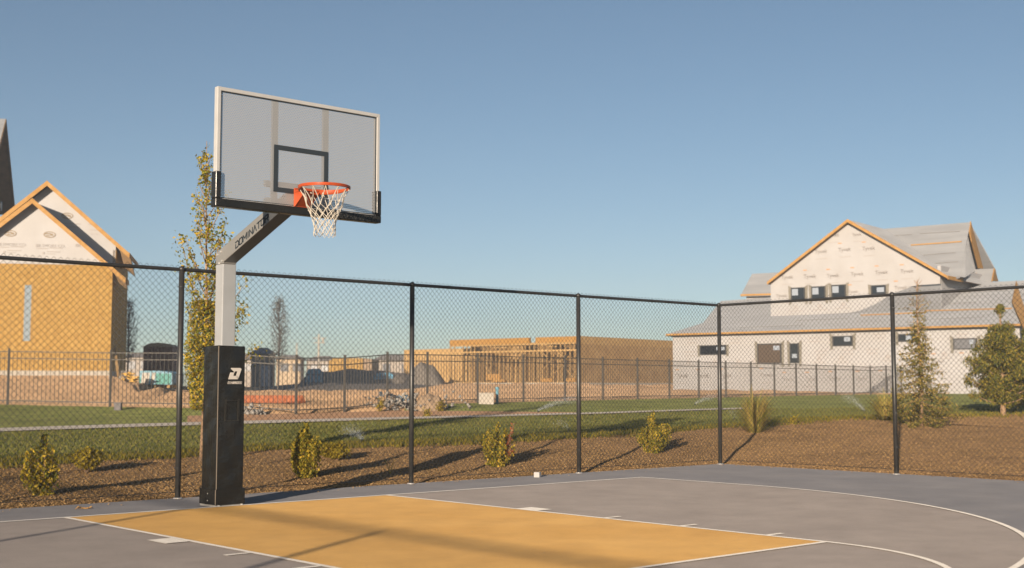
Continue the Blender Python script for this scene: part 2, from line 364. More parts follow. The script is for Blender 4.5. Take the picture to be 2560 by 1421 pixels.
# ------------------------------------------------------------------ court
sl = MB(); sl.box((XW_, YB, -.25), (XE, YE, 0)); tag(build('court_slab', sl, M['court_blue']), kind='structure')
def disc_poly(z):
    k = 6*ft; return k
R3 = 19.75*ft; HY = -5.25*ft
def arc(cx, cy, r, a0, a1, n): return [(cx+r*math.cos(math.radians(a0+(a1-a0)*i/n)), cy+r*math.sin(math.radians(a0+(a1-a0)*i/n))) for i in range(n+1)]
LW = .05
inner = [(-R3, 0), (-R3, HY)]+arc(0, HY, R3, 180, 360, 72)[1:]+[(R3, 0)]
def flat(name, poly, z, m, kind='structure'):
    mb = MB(); mb.add([(p[0], p[1], z) for p in poly], [tuple(range(len(poly)))]); o = build(name, mb, m); return tag(o, kind=kind)
flat('court_inner_paint', inner, .004, M['court_taupe'])
K = 5.99*ft; FT_ = -18.9*ft
flat('court_key_paint', [(-K, 0), (-K, FT_), (K, FT_), (K, 0)], .008, M['court_yellow'])
ln = MB()
def strip(path, w, z=.012):
    n = len(path); vs = []
    for i in range(n):
        a = np.array(path[max(i-1, 0)]); b = np.array(path[min(i+1, n-1)]); d = (b-a)/np.linalg.norm(b-a); q = np.array([-d[1], d[0]])*w/2; p = np.array(path[i])
        vs += [(*(p+q), z), (*(p-q), z)]
    ln.add(vs, [(2*i, 2*i+1, 2*i+3, 2*i+2) for i in range(n-1)])
strip([(-9.0, 0), (R3+.025, 0)], LW)
strip([(-K, -.025), (-K, FT_)], LW); strip([(K, -.025), (K, FT_)], LW); strip([(-K-.025, FT_), (K+.025, FT_)], LW, .0125)
strip([(-R3, -.025), (-R3, HY)]+arc(0, HY, R3, 180, 360, 96)[1:]+[(R3, -.025)], LW, .0118)
strip(arc(0, FT_, K, 180.5, 359.5, 60), LW, .0122)
for sx in (-1, 1):
    x0 = sx*(K+.025); x1 = sx*(K+.025+8*.0254)
    ln.add([(x0, -7*ft, .0115), (x1, -7*ft, .0115), (x1, -8*ft, .0115), (x0, -8*ft, .0115)], [(0, 1, 2, 3)])
    for q in (11, 14, 17):
        y = -q*ft; ln.add([(x0, y+.025, .0115), (x1, y+.025, .0115), (x1, y-.025, .0115), (x0, y-.025, .0115)], [(0, 1, 2, 3)])
tag(build('court_lines', ln, M['line']), kind='structure')
# ------------------------------------------------------------------ chain link fence
PW = 3.05; H_ = 2.53
def chain_mesh():
    n = 84; s = PW/n; a = s/2; zt = 2.548; zs = np.arange(zt, .035, -s); m = len(zs); r = .0026; vs = []; fs = []
    for j in range(n):
        sg = 1 if j % 2 == 0 else -1
        cx = (j+.5)*s
        off = len(vs)
        for i, z in enumerate(zs):
            x = cx+sg*a*(1 if i % 2 == 0 else -1)*1.02; y = .003*sg*(1 if i % 2 == 0 else -1)
            for k in range(3):
                t = 2*math.pi*k/3+.5; vs.append((x+r*math.cos(t)*1.15, y+r*math.sin(t), z))
        for i in range(m-1):
            for k in range(3):
                l = (k+1) % 3; fs.append((off+i*3+k, off+i*3+l, off+(i+1)*3+l, off+(i+1)*3+k))
        # twisted barb ends
    return np.array(vs), np.array(fs)
cv, cf = chain_mesh()
panel0 = fast('chain_panel', cv, cf, M['wire']); panel_me = panel0.data; bpy.data.objects.remove(panel0)
pm = MB(); pm.tube([(0,0,-.1),(0,0,H_-.035)], .0305, 14); post_me = build('post', pm, M['black'], smooth=False)
post_me.data.polygons.foreach_set('use_smooth', [len(p.vertices) == 4 for p in post_me.data.polygons])
pc = MB(); pc.lathe((0,0,H_-.05), [(.034,0),(.035,.03),(.028,.045),(.012,.055),(.004,.056)], 14)
cap_me = build('post_cap', pc, M['black'], smooth=True); cap_me.parent = post_me
cl_ = MB(); cl_.lathe((0,0,0), [(.05,0),(.05,.006),(.036,.012)], 14); foot_me = build('post_foot', cl_, M['bolt'], smooth=True); foot_me.parent = post_me
post_proto = post_me
_t = MB(); _t.tube([(0, 0, -.003), (0, 0, .003)], .042, 10); _to = build('tie_band', _t, M['wire']); tie_me = _to.data; bpy.data.objects.remove(_to)
def fence(label, p0, d, ks, skip_first=False, outward=(0, 1)):
    """ks: post distances along d"""
    root = thing('chain_link_fence', label, 'fence', (*p0, 0))
    d = np.array(d, float); ang = math.atan2(d[1], d[0]); o = np.array(outward, float)
    for i, k in enumerate(ks):
        if i == 0 and skip_first: continue
        q = copy_tree(post_proto, root); q.location = (*(d*k), 0); q.rotation_euler = (rnd.uniform(-.004, .004), rnd.uniform(-.004, .004), rnd.uniform(0, 6))
        for z in (.35, .85, 1.35, 1.85, 2.3):
            c = bpy.data.objects.new('tie_band', tie_me); COL.objects.link(c); c.parent = q; c.location = (*(o*.01), z+rnd.uniform(-.03, .03))
    for k0, k1 in zip(ks, ks[1:]):
        c = bpy.data.objects.new('chain_panel', panel_me); COL.objects.link(c); c.parent = root
        c.location = (*(d*k0+o*.036), 0); c.rotation_euler = (0, 0, ang); c.scale = ((k1-k0)/PW, 1, 1)
    rl = MB(); a = np.array([*p0, 2.497]); b = a+np.array([*(d*ks[-1]), 0]); rl.tube([a, b], .0205, 12)
    for k0, k1 in zip(ks, ks[1:]):
        for t in (.2, .5, .8):
            c = a+np.array([*(d*(k0+(k1-k0)*t)), 0]); rl.tube([c-np.array([*d, 0])*.012, c+np.array([*d, 0])*.012], .0235, 12)
    build('top_rail', rl, M['black'], root)
    tw = MB(); tw.tube([a+np.array([*o*.036, -2.43]), b+np.array([*o*.036, -2.43])], .0035, 6); build('tension_wire', tw, M['wire'], root)
    return root
X0 = 9.20
fence('black chain link fence running behind the hoop at the back edge of the court', (-12.15, 1.24), (1, 0), [0, 2.95, 6.0, 9.02, 12.09, 15.27, 18.23, 21.35], outward=(0, 1))
fence('black chain link fence along the right side of the court, in front of the conifers', (X0, 1.24), (0, -1), [0, 3.10, 6.2, 9.25, 12.3, 15.3], skip_first=True, outward=(1, 0))
fence('black chain link fence along the left side of the court, seen by its shadow', (-11.85, -.64), (0, -1), [3.05*k for k in range(7)], outward=(-1, 0))
for o in (foot_me, cap_me, post_proto): bpy.data.objects.remove(o)
# ------------------------------------------------------------------ basketball hoop
hx, hy = -.10, .205
hoop = thing('basketball_hoop', 'basketball hoop with grey perforated board on a bent silver pole in black padding', 'basketball hoop', (hx, hy, 0))
mb = MB(); mb.box((hx-.077, hy-.077, .02), (hx+.077, hy+.077, 2.475))
pole = bevel(build('pole', mb, M['steel'], hoop), .008)
# arm: side profile in (y,z)
xl, xr = hx-.077, hx+.077; yf, yb_ = hy-.077, hy+.077
sl_ = .372
prof = [(yb_, 2.477), (yf, 2.477), (yf, 2.492), (-1.10, 2.492+sl_*(yf+1.10)), (-1.10, 2.492+sl_*(yf+1.10)+.148), (yb_-.02, 2.605), (yb_, 2.59)]
mb = MB(); mb.prism([(xl-.002, y, z) for y, z in prof], (xr-xl+.004, 0, 0))
M['armgrey'] = mat('arm_grey_coat', (.20,.195,.185), .45, c2=(.23,.225,.215), scale=3, spec=.5)
arm = bevel(build('arm', mb, M['armgrey'], hoop), .008)
mb = MB(); ey = np.array([0, -1, sl_]); ey /= np.linalg.norm(ey); ez_ = np.array([0, sl_, 1.]); ez_ /= np.linalg.norm(ez_)
block_text(mb, 'DOMINATOR', (xl-.004, -.13, 2.612), ey, ez_, (1, 0, 0), .66, .058, th=.2, shear=.35)
build('lettering', mb, M['ink'], arm)
mb = MB()
for y, z in ((.235, 2.575), (.165, 2.602), (.14, 2.505), (.20, 2.485)):
    mb.tube([(xl-.014, y, z), (xl-.002, y, z)], .011, 8)
build('bolt', mb, M['bolt'], arm)
# pad
def pad_box(x0, x1, y0, y1, z0, z1, nz=26, seed=1, am=.004):
    m = MB(); g = random.Random(seed); n = 8
    per = []
    for k in range(n): per.append((x0+(x1-x0)*k/n, y0, 0, -1))
    for k in range(n): per.append((x1, y0+(y1-y0)*k/n, 1, 0))
    for k in range(n): per.append((x1-(x1-x0)*k/n, y1, 0, 1))
    for k in range(n): per.append((x0, y1-(y1-y0)*k/n, -1, 0))
    P = len(per); vs = []
    for j in range(nz+1):
        z = z0+(z1-z0)*j/nz
        for k, (x, y, nx, ny) in enumerate(per):
            e = 0 if k % n == 0 else am*(math.sin(z*9+k*1.3+seed)+.6*math.sin(z*21-k*.7))+.004*math.sin(math.pi*(k % n)/n)
            vs.append((x+nx*e, y+ny*e, z))
    fs = [(j*P+k, j*P+(k+1) % P, (j+1)*P+(k+1) % P, (j+1)*P+k) for j in range(nz) for k in range(P)]
    m.add(vs, fs+[tuple(range(P-1, -1, -1)), tuple(nz*P+k for k in range(P))]); return m
px0, px1, py0, py1 = hx-.15, hx+.152, hy-.152, hy+.15
mb = pad_box(px0, px1, py0, py1, .16, 1.625)
pad = build('pole_padding', mb, M['pad'], hoop)
M['piping'] = mat('pad_piping', (.16,.13,.10), .5)
mb = MB(); mb.tube([(px0+.001, py0+.001, .17), (px0+.001, py0+.001, 1.625)], .0055, 6)
build('corner_piping', mb, M['piping'], pad)
mb = MB(); mb.tube([(px0, py0, 1.626), (px1, py0, 1.626), (px1, py1, 1.626), (px0, py1, 1.626)], .006, 6, closed=True)
build('top_seam', mb, M['pad'], pad)
M['stitch'] = mat('pad_stitch', (.028,.026,.023), .5)
mb = MB()
for x in (hx-.07, hx-.058, hx+.078, hx+.09): mb.box((x-.0025, py0-.012, .86), (x+.0025, py0-.002, 1.08))
mb.box((hx-.07, py0-.0125, .862), (hx+.09, py0-.003, .868)); mb.box((hx-.07, py0-.0125, 1.07), (hx+.09, py0-.003, 1.076))
build('stitched_pocket', mb, M['stitch'], pad)
mb = pad_box(px0-.016, px1+.016, py0-.016, py1+.016, .022, .178, 5, 4, .002)
coll = build('base_collar', mb, M['pad'], hoop)
mb = MB(); mb.tube([(px0-.017, py0-.017, .025), (px0-.017, py0-.017, .175)], .005, 6); build('corner_piping', mb, M['piping'], coll)
mb = MB()
for z in (.06, .13): mb.tube([(px0-.022, py0+.14, z), (px0-.012, py0+.14, z)], .006, 8)
build('rivet', mb, M['bolt'], coll)
mb = MB(); mb.box((hx-.16, hy-.16, .001), (hx+.16, hy+.16, .02))
bp = build('base_plate', mb, M['slab'], hoop)
mb = MB()
for sx in (-1, 1):
    for sy in (-1, 1): mb.tube([(hx+sx*.13, hy+sy*.172, 0), (hx+sx*.13, hy+sy*.172, .022)], .012, 8)
build('anchor_bolt', mb, M['bolt'], bp)
# D emblem (sheared D with a beak) on the front of the padding
cx_, cz_ = hx+.035, 1.345; W = .135
def em(pts): return [(cx_+(p[0]-.5)*W*1.02, py0-.011, cz_+(p[1]-.5)*W*.80) for p in pts]
mb = MB(); y3 = (0, .006, 0)
P0 = [(.14,.97),(.08,.93),(.44,.60),(.47,.70),(.70,.70),(.64,.30),(.40,.30),(.47,.60),(.12,.60),(.0,0),(.80,0),(.90,.10),(1.0,.85),(.97,.95),(.90,1.0),(.17,1.0)]
sh = lambda p: (p[0], p[1])
# built from convex pieces so the counter stays open
pieces = [[(.09,.93),(.14,1.0),(.90,1.0),(1.0,.90),(.95,.70),(.36,.70)], [(.36,.70),(.46,.70),(.445,.60),(.43,.63)],
          [(.69,.70),(.95,.70),(.995,.86),(.84,.12),(.80,.05),(.62,.30)], [(.0,0),(.10,.60),(.42,.60),(.37,.30),(.33,0)],
          [(.33,0),(.37,.30),(.64,.30),(.84,.12),(.78,0)]]
for p in pieces: mb.prism([(cx_+(a-.5)*W+.22*(b-.5)*W*.8*.6, py0-.012, cz_+(b-.5)*W*.86) for a, b in p], y3)
build('emblem', mb, M['white'], pad)
mb = MB(); block_text(mb, 'DOMINATOR', (cx_-.082, py0-.012, cz_-.104), (1, 0, 0), (0, 0, 1), (0, 1, 0), .155, .023, th=.25, shear=.3)
build('lettering', mb, M['white'], pad)
# board
bx0, bx1, bz0, bz1, byf = hx-.914, hx+.914, 2.895, 3.962, -1.215
board = MB(); board.add([(bx0+.02, byf+.006, bz0+.02), (bx1-.02, byf+.006, bz0+.02), (bx1-.02, byf+.006, bz1-.02), (bx0+.02, byf+.006, bz1-.02)], [(0, 1, 2, 3)])
bd = build('backboard', board, M['perf'], hoop)
fr = MB()
def bframe(m, x0, x1, z0, z1, w, y0, y1):
    m.box((x0, y0, z0), (x1, y1, z0+w)); m.box((x0, y0, z1-w), (x1, y1, z1)); m.box((x0, y0, z0+w), (x0+w, y1, z1-w)); m.box((x1-w, y0, z0+w), (x1, y1, z1-w))
# mitred front frame with an outer flange
def mitre(m, x0, x1, z0, z1, w, y0, y1):
    o = [(x0,z0),(x1,z0),(x1,z1),(x0,z1)]; i = [(x0+w,z0+w),(x1-w,z0+w),(x1-w,z1-w),(x0+w,z1-w)]
    for k in range(4):
        l = (k+1) % 4; m.prism([(o[k][0], y0, o[k][1]), (o[l][0], y0, o[l][1]), (i[l][0], y0, i[l][1]), (i[k][0], y0, i[k][1])], (0, y1-y0, 0))
mitre(fr, bx0, bx1, bz0, bz1, .036, byf-.012, byf+.05)
bevel(build('board_frame', fr, M['alu'], bd), .004)
gk = MB(); mitre(gk, bx0+.036, bx1-.036, bz0+.036, bz1-.036, .009, byf-.002, byf+.004); build('gasket', gk, M['ink'], bd)
sq = MB(); mitre(sq, hx-.305, hx+.305, 3.05, 3.05+.45, .046, byf+.0005, byf+.0045); build('target_square', sq, M['ink'], bd)
br = MB()
for x in (-.285, .285): br.box((hx+x-.028, byf+.012, bz0+.04), (hx+x+.028, byf+.048, bz1-.04))
for z in (2.96, 3.13): br.box((hx-.36, byf+.05, z-.03), (hx+.36, byf+.09, z+.03))
build('rear_brace', br, M['steel'], bd)
mb = MB(); mb.box((hx-.11, byf+.09, 2.90), (hx+.11, byf+.12, 3.16)); build('mounting_plate', mb, M['steel'], arm)
pb = MB(); ph = .345
def padbar(m, a, b): m.box(a, b)
pp = MB(); t = .058
pp.box((bx0-.012, byf-.03, bz0-.045), (bx1+.012, byf+.062, bz0+.03))
pp.box((bx0-.012, byf-.03, bz0+.03), (bx0+.042, byf+.062, bz0+.03+.25)); pp.box((bx1-.042, byf-.03, bz0+.03), (bx1+.012, byf+.062, bz0+.28))
bpad = bevel(build('board_padding', pp, M['pad'], bd), .008, 3)
mb = MB(); block_text(mb, 'DOMINATOR', (hx+.42, byf-.031, bz0-.03), (1, 0, 0), (0, 0, 1), (0, 1, 0), .44, .04, th=.22, shear=.3)
build('lettering', mb, mat('embossed_print', (.05,.05,.048), .5), bpad)
# rim
RC = np.array([hx+.012, byf-.15-.2286+.0, 3.088]); RR = .2286+.009
rm = MB()
for dz in (0, -.013): rm.tube([RC+np.array([RR*math.cos(a), RR*math.sin(a), dz-.006]) for a in np.linspace(0, 2*math.pi, 48, endpoint=False)], .0088, 10, closed=True)
rm.lathe(RC, [(RR-.003, -.035), (RR+.002, -.035)], 48) if False else None
vs = []; 
for k in range(48):
    a = 2*math.pi*k/48
    for rr_, z in ((RR-.004, -.006), (RR-.004, -.02-.028*max(0, math.sin(a))**.5), (RR+.004, -.02-.028*max(0, math.sin(a))**.5), (RR+.004, -.006)): vs.append(RC+np.array([rr_*math.cos(a), rr_*math.sin(a), z]))
rm.add(vs, [(4*k+i, 4*k+(i+1) % 4, 4*((k+1) % 48)+(i+1) % 4, 4*((k+1) % 48)+i) for k in range(48) for i in range(4)])
rim = build('rim', rm, M['orange'], hoop, smooth=True)
bk = MB()
bk.box((hx-.085, byf-.022, 2.925), (hx+.085, byf-.002, 3.105))            # plate
bk.box((hx-.085, byf-.17, 3.062), (hx+.085, byf-.022, 3.080))              # top shelf
for x in (hx-.085, hx+.077):                                               # gussets
    bk.prism([(x, byf-.022, 2.925), (x, byf-.022, 3.06), (x, byf-.18, 3.06), (x, byf-.18, 3.035)], (.008, 0, 0))
bk.prism([(hx-.084, byf-.022, 2.93), (hx-.084, byf-.18, 3.036), (hx-.084, byf-.178, 3.042), (hx-.084, byf-.022, 2.937)], (.168, 0, 0))
bevel(build('rim_bracket', bk, M['orange'], rim), .003)
# net
nt_ = MB(); lv = [(0, .232), (-.155, .172), (-.205, .148), (-.25, .128), (-.292, .112), (-.332, .101), (-.372, .096), (-.415, .102)]
def node(i, j):
    g = random.Random(i*131+int(j*2) % 24)
    z, r = lv[i]; sw = np.array([.016, .006, 0])*(-z/.4); a = 2*math.pi*j/12+.02*g.uniform(-1, 1)*i
    return RC+sw+np.array([(r+g.uniform(-.006, .006)*(i > 0))*math.cos(a), (r+g.uniform(-.006, .006)*(i > 0))*math.sin(a), -.026+z+g.uniform(-.008, .008)*(i > 0)])
for i in range(len(lv)-1):
    if i == 0:
        pass
    for j in range(12):
        for s_ in (-.5, .5):
            a = node(i, (j+(.5 if i % 2 else 0)) % 12); b = node(i+1, (j+(.5 if i % 2 else 0)+s_) % 12)
            m_ = (a+b)/2; m_ = m_+(np.array([m_[0]-RC[0], m_[1]-RC[1], 0]))*-.06*(i == 0)
            nt_.tube([a, m_, b], .0036, 5)
    if i > 0:
        for j in range(12):
            c = node(i, (j+(.5 if i % 2 else 0)) % 12); nt_.tube([c-EZ*.007, c+EZ*.007], .0062, 5)
for j in range(12):   # hanging loops at the bottom
    a = node(7, (j+.5) % 12); b = node(7, (j+1.5) % 12); m_ = (a+b)/2-EZ*.03
    nt_.tube([a, m_, b], .0036, 5)
for j in range(12):   # hooks on the rim
    a = 2*math.pi*j/12; p = RC+np.array([RR*math.cos(a), RR*math.sin(a), -.022]); q = RC+np.array([.232*math.cos(a), .232*math.sin(a), -.032]); nt_.tube([p, q], .004, 5)
build('net', nt_, M['net'], rim)
# ------------------------------------------------------------------ small things near the court
p = at(1344, 1192, 17.3); p = np.array([p[0], p[1], ground_z(p[0], p[1])])
mb = MB(); mb.obox(p+EZ*.032, (.9,.43,0), (-.43,.9,0), (0,0,1), .04, .04, .036); o = bevel(build('wooden_block', mb, M['wrap']), .004)
tag(o, 'small pale wooden block lying on the edge of the court below the fence', 'block')
p = np.array([-1.35, .75, .0])
mb = MB()
for k in range(5):
    a = k*1.3; mb.tube([p+np.array([.03*k-.06, .01*math.sin(a), .006]), p+np.array([.03*k-.03, .03*math.sin(a), .02+.01*math.cos(a)]), p+np.array([.03*k, .02*math.cos(a), .006])], [.003,.007,.003], 5)
tag(build('dry_leaf', mb, M['fascia']), 'curled dry leaf on the grey court border near the left end', 'leaf')
# ------------------------------------------------------------------ scatter: chips, grass
def scatter_quads(name, n, sampler, size, mat_, kind, label, tetra=True, smin=.4):
    P = []; 
    while len(P) < n:
        q = sampler()
        if q is not None: P.append(q)
    P = np.array(P); n = len(P)
    s = size*(smin+nr.random((n, 1))*(1.5-smin)); d = nr.normal(size=(n, 4, 3)); d /= np.linalg.norm(d, axis=2, keepdims=True)
    d *= np.array([1., .8, .5, .6])[None, :, None]; d[:, :, 2] *= .55
    v = (P[:, None, :]+d*s[:, None, :]).reshape(-1, 3); b = np.arange(n)[:, None]*4
    f = np.concatenate([b+np.array([[0, 1, 2]]), b+np.array([[0, 2, 3]]), b+np.array([[0, 3, 1]]), b+np.array([[1, 3, 2]])], 1).reshape(-1, 3)
    return tag(fast(name, v, f, mat_), label, None, None, kind)
i_lo = int(np.searchsorted(ths, -.52)); i_hi = int(np.searchsorted(ths, .52))
def band_sampler(j0, j1, pw=1.):
    def f():
        i = rnd.randint(i_lo, i_hi-1); t = rnd.random(); q = rnd.random()**pw; a = R_[i, j0]; b = R_[i, j1]; r = a+(b-a)*q
        if rnd.random() > r/ (R_[i, j1]+1e-6) and pw == 1: pass
        th = ths[i]+(ths[i+1]-ths[i])*t; x = C[0]+r*(fh[0]*math.cos(th)+rt[0]*math.sin(th)); y = C[1]+r*(fh[1]*math.cos(th)+rt[1]*math.sin(th))
        rr = R_[i]*(1-t)+R_[i+1]*t; zz = Z_[i]*(1-t)+Z_[i+1]*t; r2 = rr[j0]+(rr[j1]-rr[j0])*q
        x = C[0]+r2*(fh[0]*math.cos(th)+rt[0]*math.sin(th)); y = C[1]+r2*(fh[1]*math.cos(th)+rt[1]*math.sin(th))
        return (x, y, float(np.interp(r2, rr, zz))+.008)
    return f
scatter_quads('mulch_chips', 95000, band_sampler(rb[0], rb[1], 1.15), .024, M['chip'], 'stuff', 'loose bark chips covering the mulch bed')
def spill():
    t = rnd.random(); e = abs(rnd.gauss(0, .16))
    if t < .6: return (rnd.uniform(-3.5, 9.2), YE-.02-e, .006)
    return (XE-.02-e, rnd.uniform(-5, 1.2), .006)
scatter_quads('spilled_chips', 420, spill, .014, M['chip'], 'stuff', 'stray bark chips spilled onto the edge of the court')
scatter_quads('court_grit', 260, lambda: (rnd.uniform(-7, 9), rnd.uniform(-9, 1.1), .014), .0075, M['path'], 'stuff', 'pale specks of grit scattered over the court')
def blades(name, n, sampler, h, w, mat_, label):
    P = np.array([sampler() for _ in range(n)]); a = nr.random(n)*6.28; hh = h*(.5+nr.random(n)*.9); ww = w*(.6+nr.random(n)*.8)
    e = np.stack([np.cos(a), np.sin(a), np.zeros(n)], 1)*ww[:, None]; l = nr.normal(size=(n, 3))*hh[:, None]*.35; l[:, 2] = hh
    v = np.stack([P-e, P+e, P+l], 1).reshape(-1, 3); f = (np.arange(n)[:, None]*3+np.array([[0, 1, 2]]))
    return tag(fast(name, v, f, mat_), label, None, None, 'stuff')
blades('lawn_grass', 60000, band_sampler(rb[1], rb[2], 1.2), .045, .012, M['blade'], 'short green turf blades of the near lawn')
def edge_sampler():
    x, y, z = band_sampler(rb[1]-1, rb[1]+1)(); return x, y, z
blades('lawn_edge_grass', 9000, edge_sampler, .07, .013, M['bladey'], 'ragged yellowing grass along the edge of the lawn')
# ------------------------------------------------------------------ plants
def leaves(name, P, size, mat_, parent, aspect=.55, updir=0., n_dir=None):
    P = np.array(P); n = len(P); s = size*(.55+nr.random((n, 1))*.8)
    a = nr.normal(size=(n, 3)); a[:, 2] += updir
    if n_dir is not None: a = a*.6+np.array(n_dir)*1.4
    a /= np.linalg.norm(a, axis=1, keepdims=True); b = np.cross(a, nr.normal(size=(n, 3))); b /= np.linalg.norm(b, axis=1, keepdims=True)
    c = np.cross(a, b)*s*.12
    v = np.stack([P-a*s*.5, P+b*s*aspect*.5+c, P+a*s*.5, P-b*s*aspect*.5+c], 1).reshape(-1, 3)
    f = np.arange(n)[:, None]*4+np.array([[0, 1, 2, 3]]); return fast(name, v, f, mat_, parent)
def base_at(u, v, z=None, D=None):
    """ground point seen at column u, row v"""
    lo = 10.; hi = 80.
    if D is None:
        prev = None
        for D_ in np.arange(11, 60, .05):
            q = at(u, v, D_); g = ground_z(q[0], q[1])
            if q[2] <= g: D = D_; break
        if D is None: D = 30.
    q = at(u, v, D); return np.array([q[0], q[1], ground_z(q[0], q[1])]), D
def upright_shrub(u0, v0, vtop, wpx, label, seed, leafm='shrub', n=11, group='upright shrubs behind the fence', red=False, dens=1.):
    g = random.Random(seed); b, D = base_at(u0, v0); H = (v0-vtop)/F*D; Wd = wpx/F*D/2
    root = thing('shrub', label, 'shrub', b, group)
    st = MB(); LP = []
    for k in range(n):
        a = 2*math.pi*k/n+g.uniform(-.3, .3); rr = Wd*math.sqrt(g.random())*.95 if k else 0; h = H*(1-.25*(rr/Wd)**2)*g.uniform(.5, .97) if k else H
        pts = []
        for t in np.linspace(0, 1, 7):
            e = math.sin(t*1.9)*1.1; pts.append(b+np.array([math.cos(a)*rr*e*(1+.1*g.uniform(-1, 1)), math.sin(a)*rr*e, h*t-.02]))
        st.tube(pts, [.008*(1-.7*t) for t in np.linspace(0, 1, 7)], 5)
        for i in range(int(250*dens*h/H)):
            t = g.random()**.8*.97+.03; f_ = t*6; i0 = min(int(f_), 5); p = pts[i0]*(1-(f_-i0))+pts[i0+1]*(f_-i0)
            sp = .040*(1.2-t*.8); LP.append(p+np.array([g.gauss(0, sp), g.gauss(0, sp), g.gauss(0, .02)]))
    build('stem', st, M['bark'], root); leaves('foliage', LP, .046, M[leafm], root, .5, 1.2)
    if red:
        tt = MB(); d = rt*.9; LP = []
        for sc_, hh in ((.9, .95), (.8, .35), (.7, .6)):
            pts = [b+d*(Wd*sc_*(.3+1.1*t))+EZ*(H*hh*t+.02)+fh*.05*math.sin(t*5) for t in np.linspace(0, 1, 6)]
            tt.tube(pts, .006, 5)
            for i in range(60):
                t = g.uniform(.4, 1)*5; i0 = min(int(t), 4); q = pts[i0]*(1-(t-i0))+pts[i0+1]*(t-i0); LP.append(q+np.array([g.gauss(0, .02) for _ in range(3)]))
        build('dead_twig', tt, M['bark'], root); leaves('red_foliage', LP, .04, M['red'], root)
    return root
def low_shrub(u0, v0, vtop, wpx, label, seed):
    g = random.Random(seed); b, D = base_at(u0, v0); H = (v0-vtop)/F*D; Wd = wpx/F*D/2
    root = thing('low_shrub', label, 'shrub', b, 'low golden shrubs in the mulch'); st = MB(); LP = []
    for k in range(16):
        a = g.uniform(0, 6.28); rr = Wd*g.uniform(.3, 1.); h = H*g.uniform(.55, 1.)*(1-.35*(rr/Wd)**2)
        tip = b+np.array([math.cos(a)*rr, math.sin(a)*rr, h]); mid = b+(tip-b)*.5+EZ*.02
        st.tube([b, mid, tip], [.006, .004, .002], 5)
        for i in range(230):
            t = .25+.75*g.random()**.7; p = b+(tip-b)*t; LP.append(p+np.array([g.gauss(0, .045), g.gauss(0, .045), abs(g.gauss(0, .03))*.8]))
    build('stem', st, M['bark'], root); leaves('foliage', LP, .04, M['lowshrub'], root, .5, .8)
upright_shrub(105, 1240, 1085, 84, 'upright green and gold shrub at the far left, in front of the low golden shrub', 3, n=17)
low_shrub(215, 1184, 1118, 100, 'low spreading golden shrub at the far left, behind the leftmost upright shrub', 4)
upright_shrub(765, 1196, 1058, 78, 'upright gold-green shrub just right of the padded pole', 5, n=19, dens=1.2)
low_shrub(842, 1153, 1108, 72, 'low golden shrub tucked against the upright shrub right of the pole', 6)
upright_shrub(1243, 1168, 1058, 74, 'upright shrub with a reddish dead twig, between two fence posts', 7, n=19, red=True, dens=1.2)
upright_shrub(1635, 1134, 1030, 74, 'upright gold-green shrub nearest the court corner post', 8, n=18, dens=1.2)
# ornamental grass clumps
def grass_clump(u0, v0, vtop, wpx, label, seed, n=800):
    g = random.Random(seed); b, D = base_at(u0, v0); H = (v0-vtop)/F*D; Wd = wpx/F*D/2
    root = thing('ornamental_grass', label, 'ornamental grass', b, 'tall ornamental grass clumps'); vs = []; fs = []; sv = []; sf = []
    for k in range(n):
        a = g.uniform(0, 6.28); r0 = .22*Wd*math.sqrt(g.random()); lean = Wd*g.random()**.6*g.uniform(.5, 1.15); h = H*g.uniform(.35, .85) if k > 30 else H*g.uniform(.85, 1.05)
        if k % 5 == 0: lean *= 1.3; h *= .3
        d = np.array([math.cos(a), math.sin(a), 0]); s_ = np.array([-d[1], d[0], 0])*.006; L = []
        for t in (0, .4, .75, 1):
            p = b+d*(r0+lean*t**1.8)+EZ*(h*(t-.12*t**3)-.02); L.append(p)
        o_ = len(vs)
        for i, p in enumerate(L): w = (1, 1, .7, .1)[i]; vs += [p-s_*w, p+s_*w]
        fs += [(o_+2*i, o_+2*i+1, o_+2*i+3, o_+2*i+2) for i in range(3)]
    fast('blades', vs, fs, M['dry'], root)
    return root
grass_clump(1888, 1082, 948, 135, 'tall dry ornamental grass clump just right of the court corner post', 9)
grass_clump(2216, 1052, 958, 120, 'golden ornamental grass clump left of the spruce, behind a fence post', 10)
# dry twiggy sprig in front
b, D = base_at(975, 1188); root = thing('dry_sprig', 'small dry leafless weed in the mulch left of the second fence post from the hoop', 'weed', b); st = MB(); g = random.Random(3)
for k in range(14):
    a = g.uniform(0, 6.28); r = g.uniform(.03, .16); h = g.uniform(.1, .32); st.tube([b, b+np.array([math.cos(a)*r*.5, math.sin(a)*r*.5, h*.6]), b+np.array([math.cos(a)*r, math.sin(a)*r, h])], [.003, .002, .0012], 4)
build('stem', st, M['dry'], root)
# columnar pear tree behind the pole
def branchy(b, H, g, nb, reach, z0, steep, r0, curve=.25):
    tr = [b+np.array([.03*math.sin(t*5)*H*.2, .02*math.cos(t*4)*H*.2-.02*H*.2, H*t]) for t in np.linspace(0, 1, 14)]
    tr[0] = b-EZ*.05; B = []
    for k in range(nb):
        t = z0+(1-z0)*(k+.5)/nb*.93; f_ = t*13; i0 = min(int(f_), 12); p = tr[i0]*(1-(f_-i0))+tr[i0+1]*(f_-i0)
        a = k*2.4+g.uniform(-.4, .4); ln_ = reach(t)*g.uniform(.7, 1.2)
        d = np.array([math.cos(a), math.sin(a), 0]); B.append([p+d*ln_*(s**.8)*(1-curve*s)+EZ*ln_*steep*s for s in np.linspace(0, 1, 6)])
    return tr, B
g = random.Random(21); b, D = base_at(503, 1156); H = (1156-352)/F*D
root = thing('columnar_tree', 'slender young tree with yellow-green autumn leaves standing right behind the padded pole', 'tree', b)
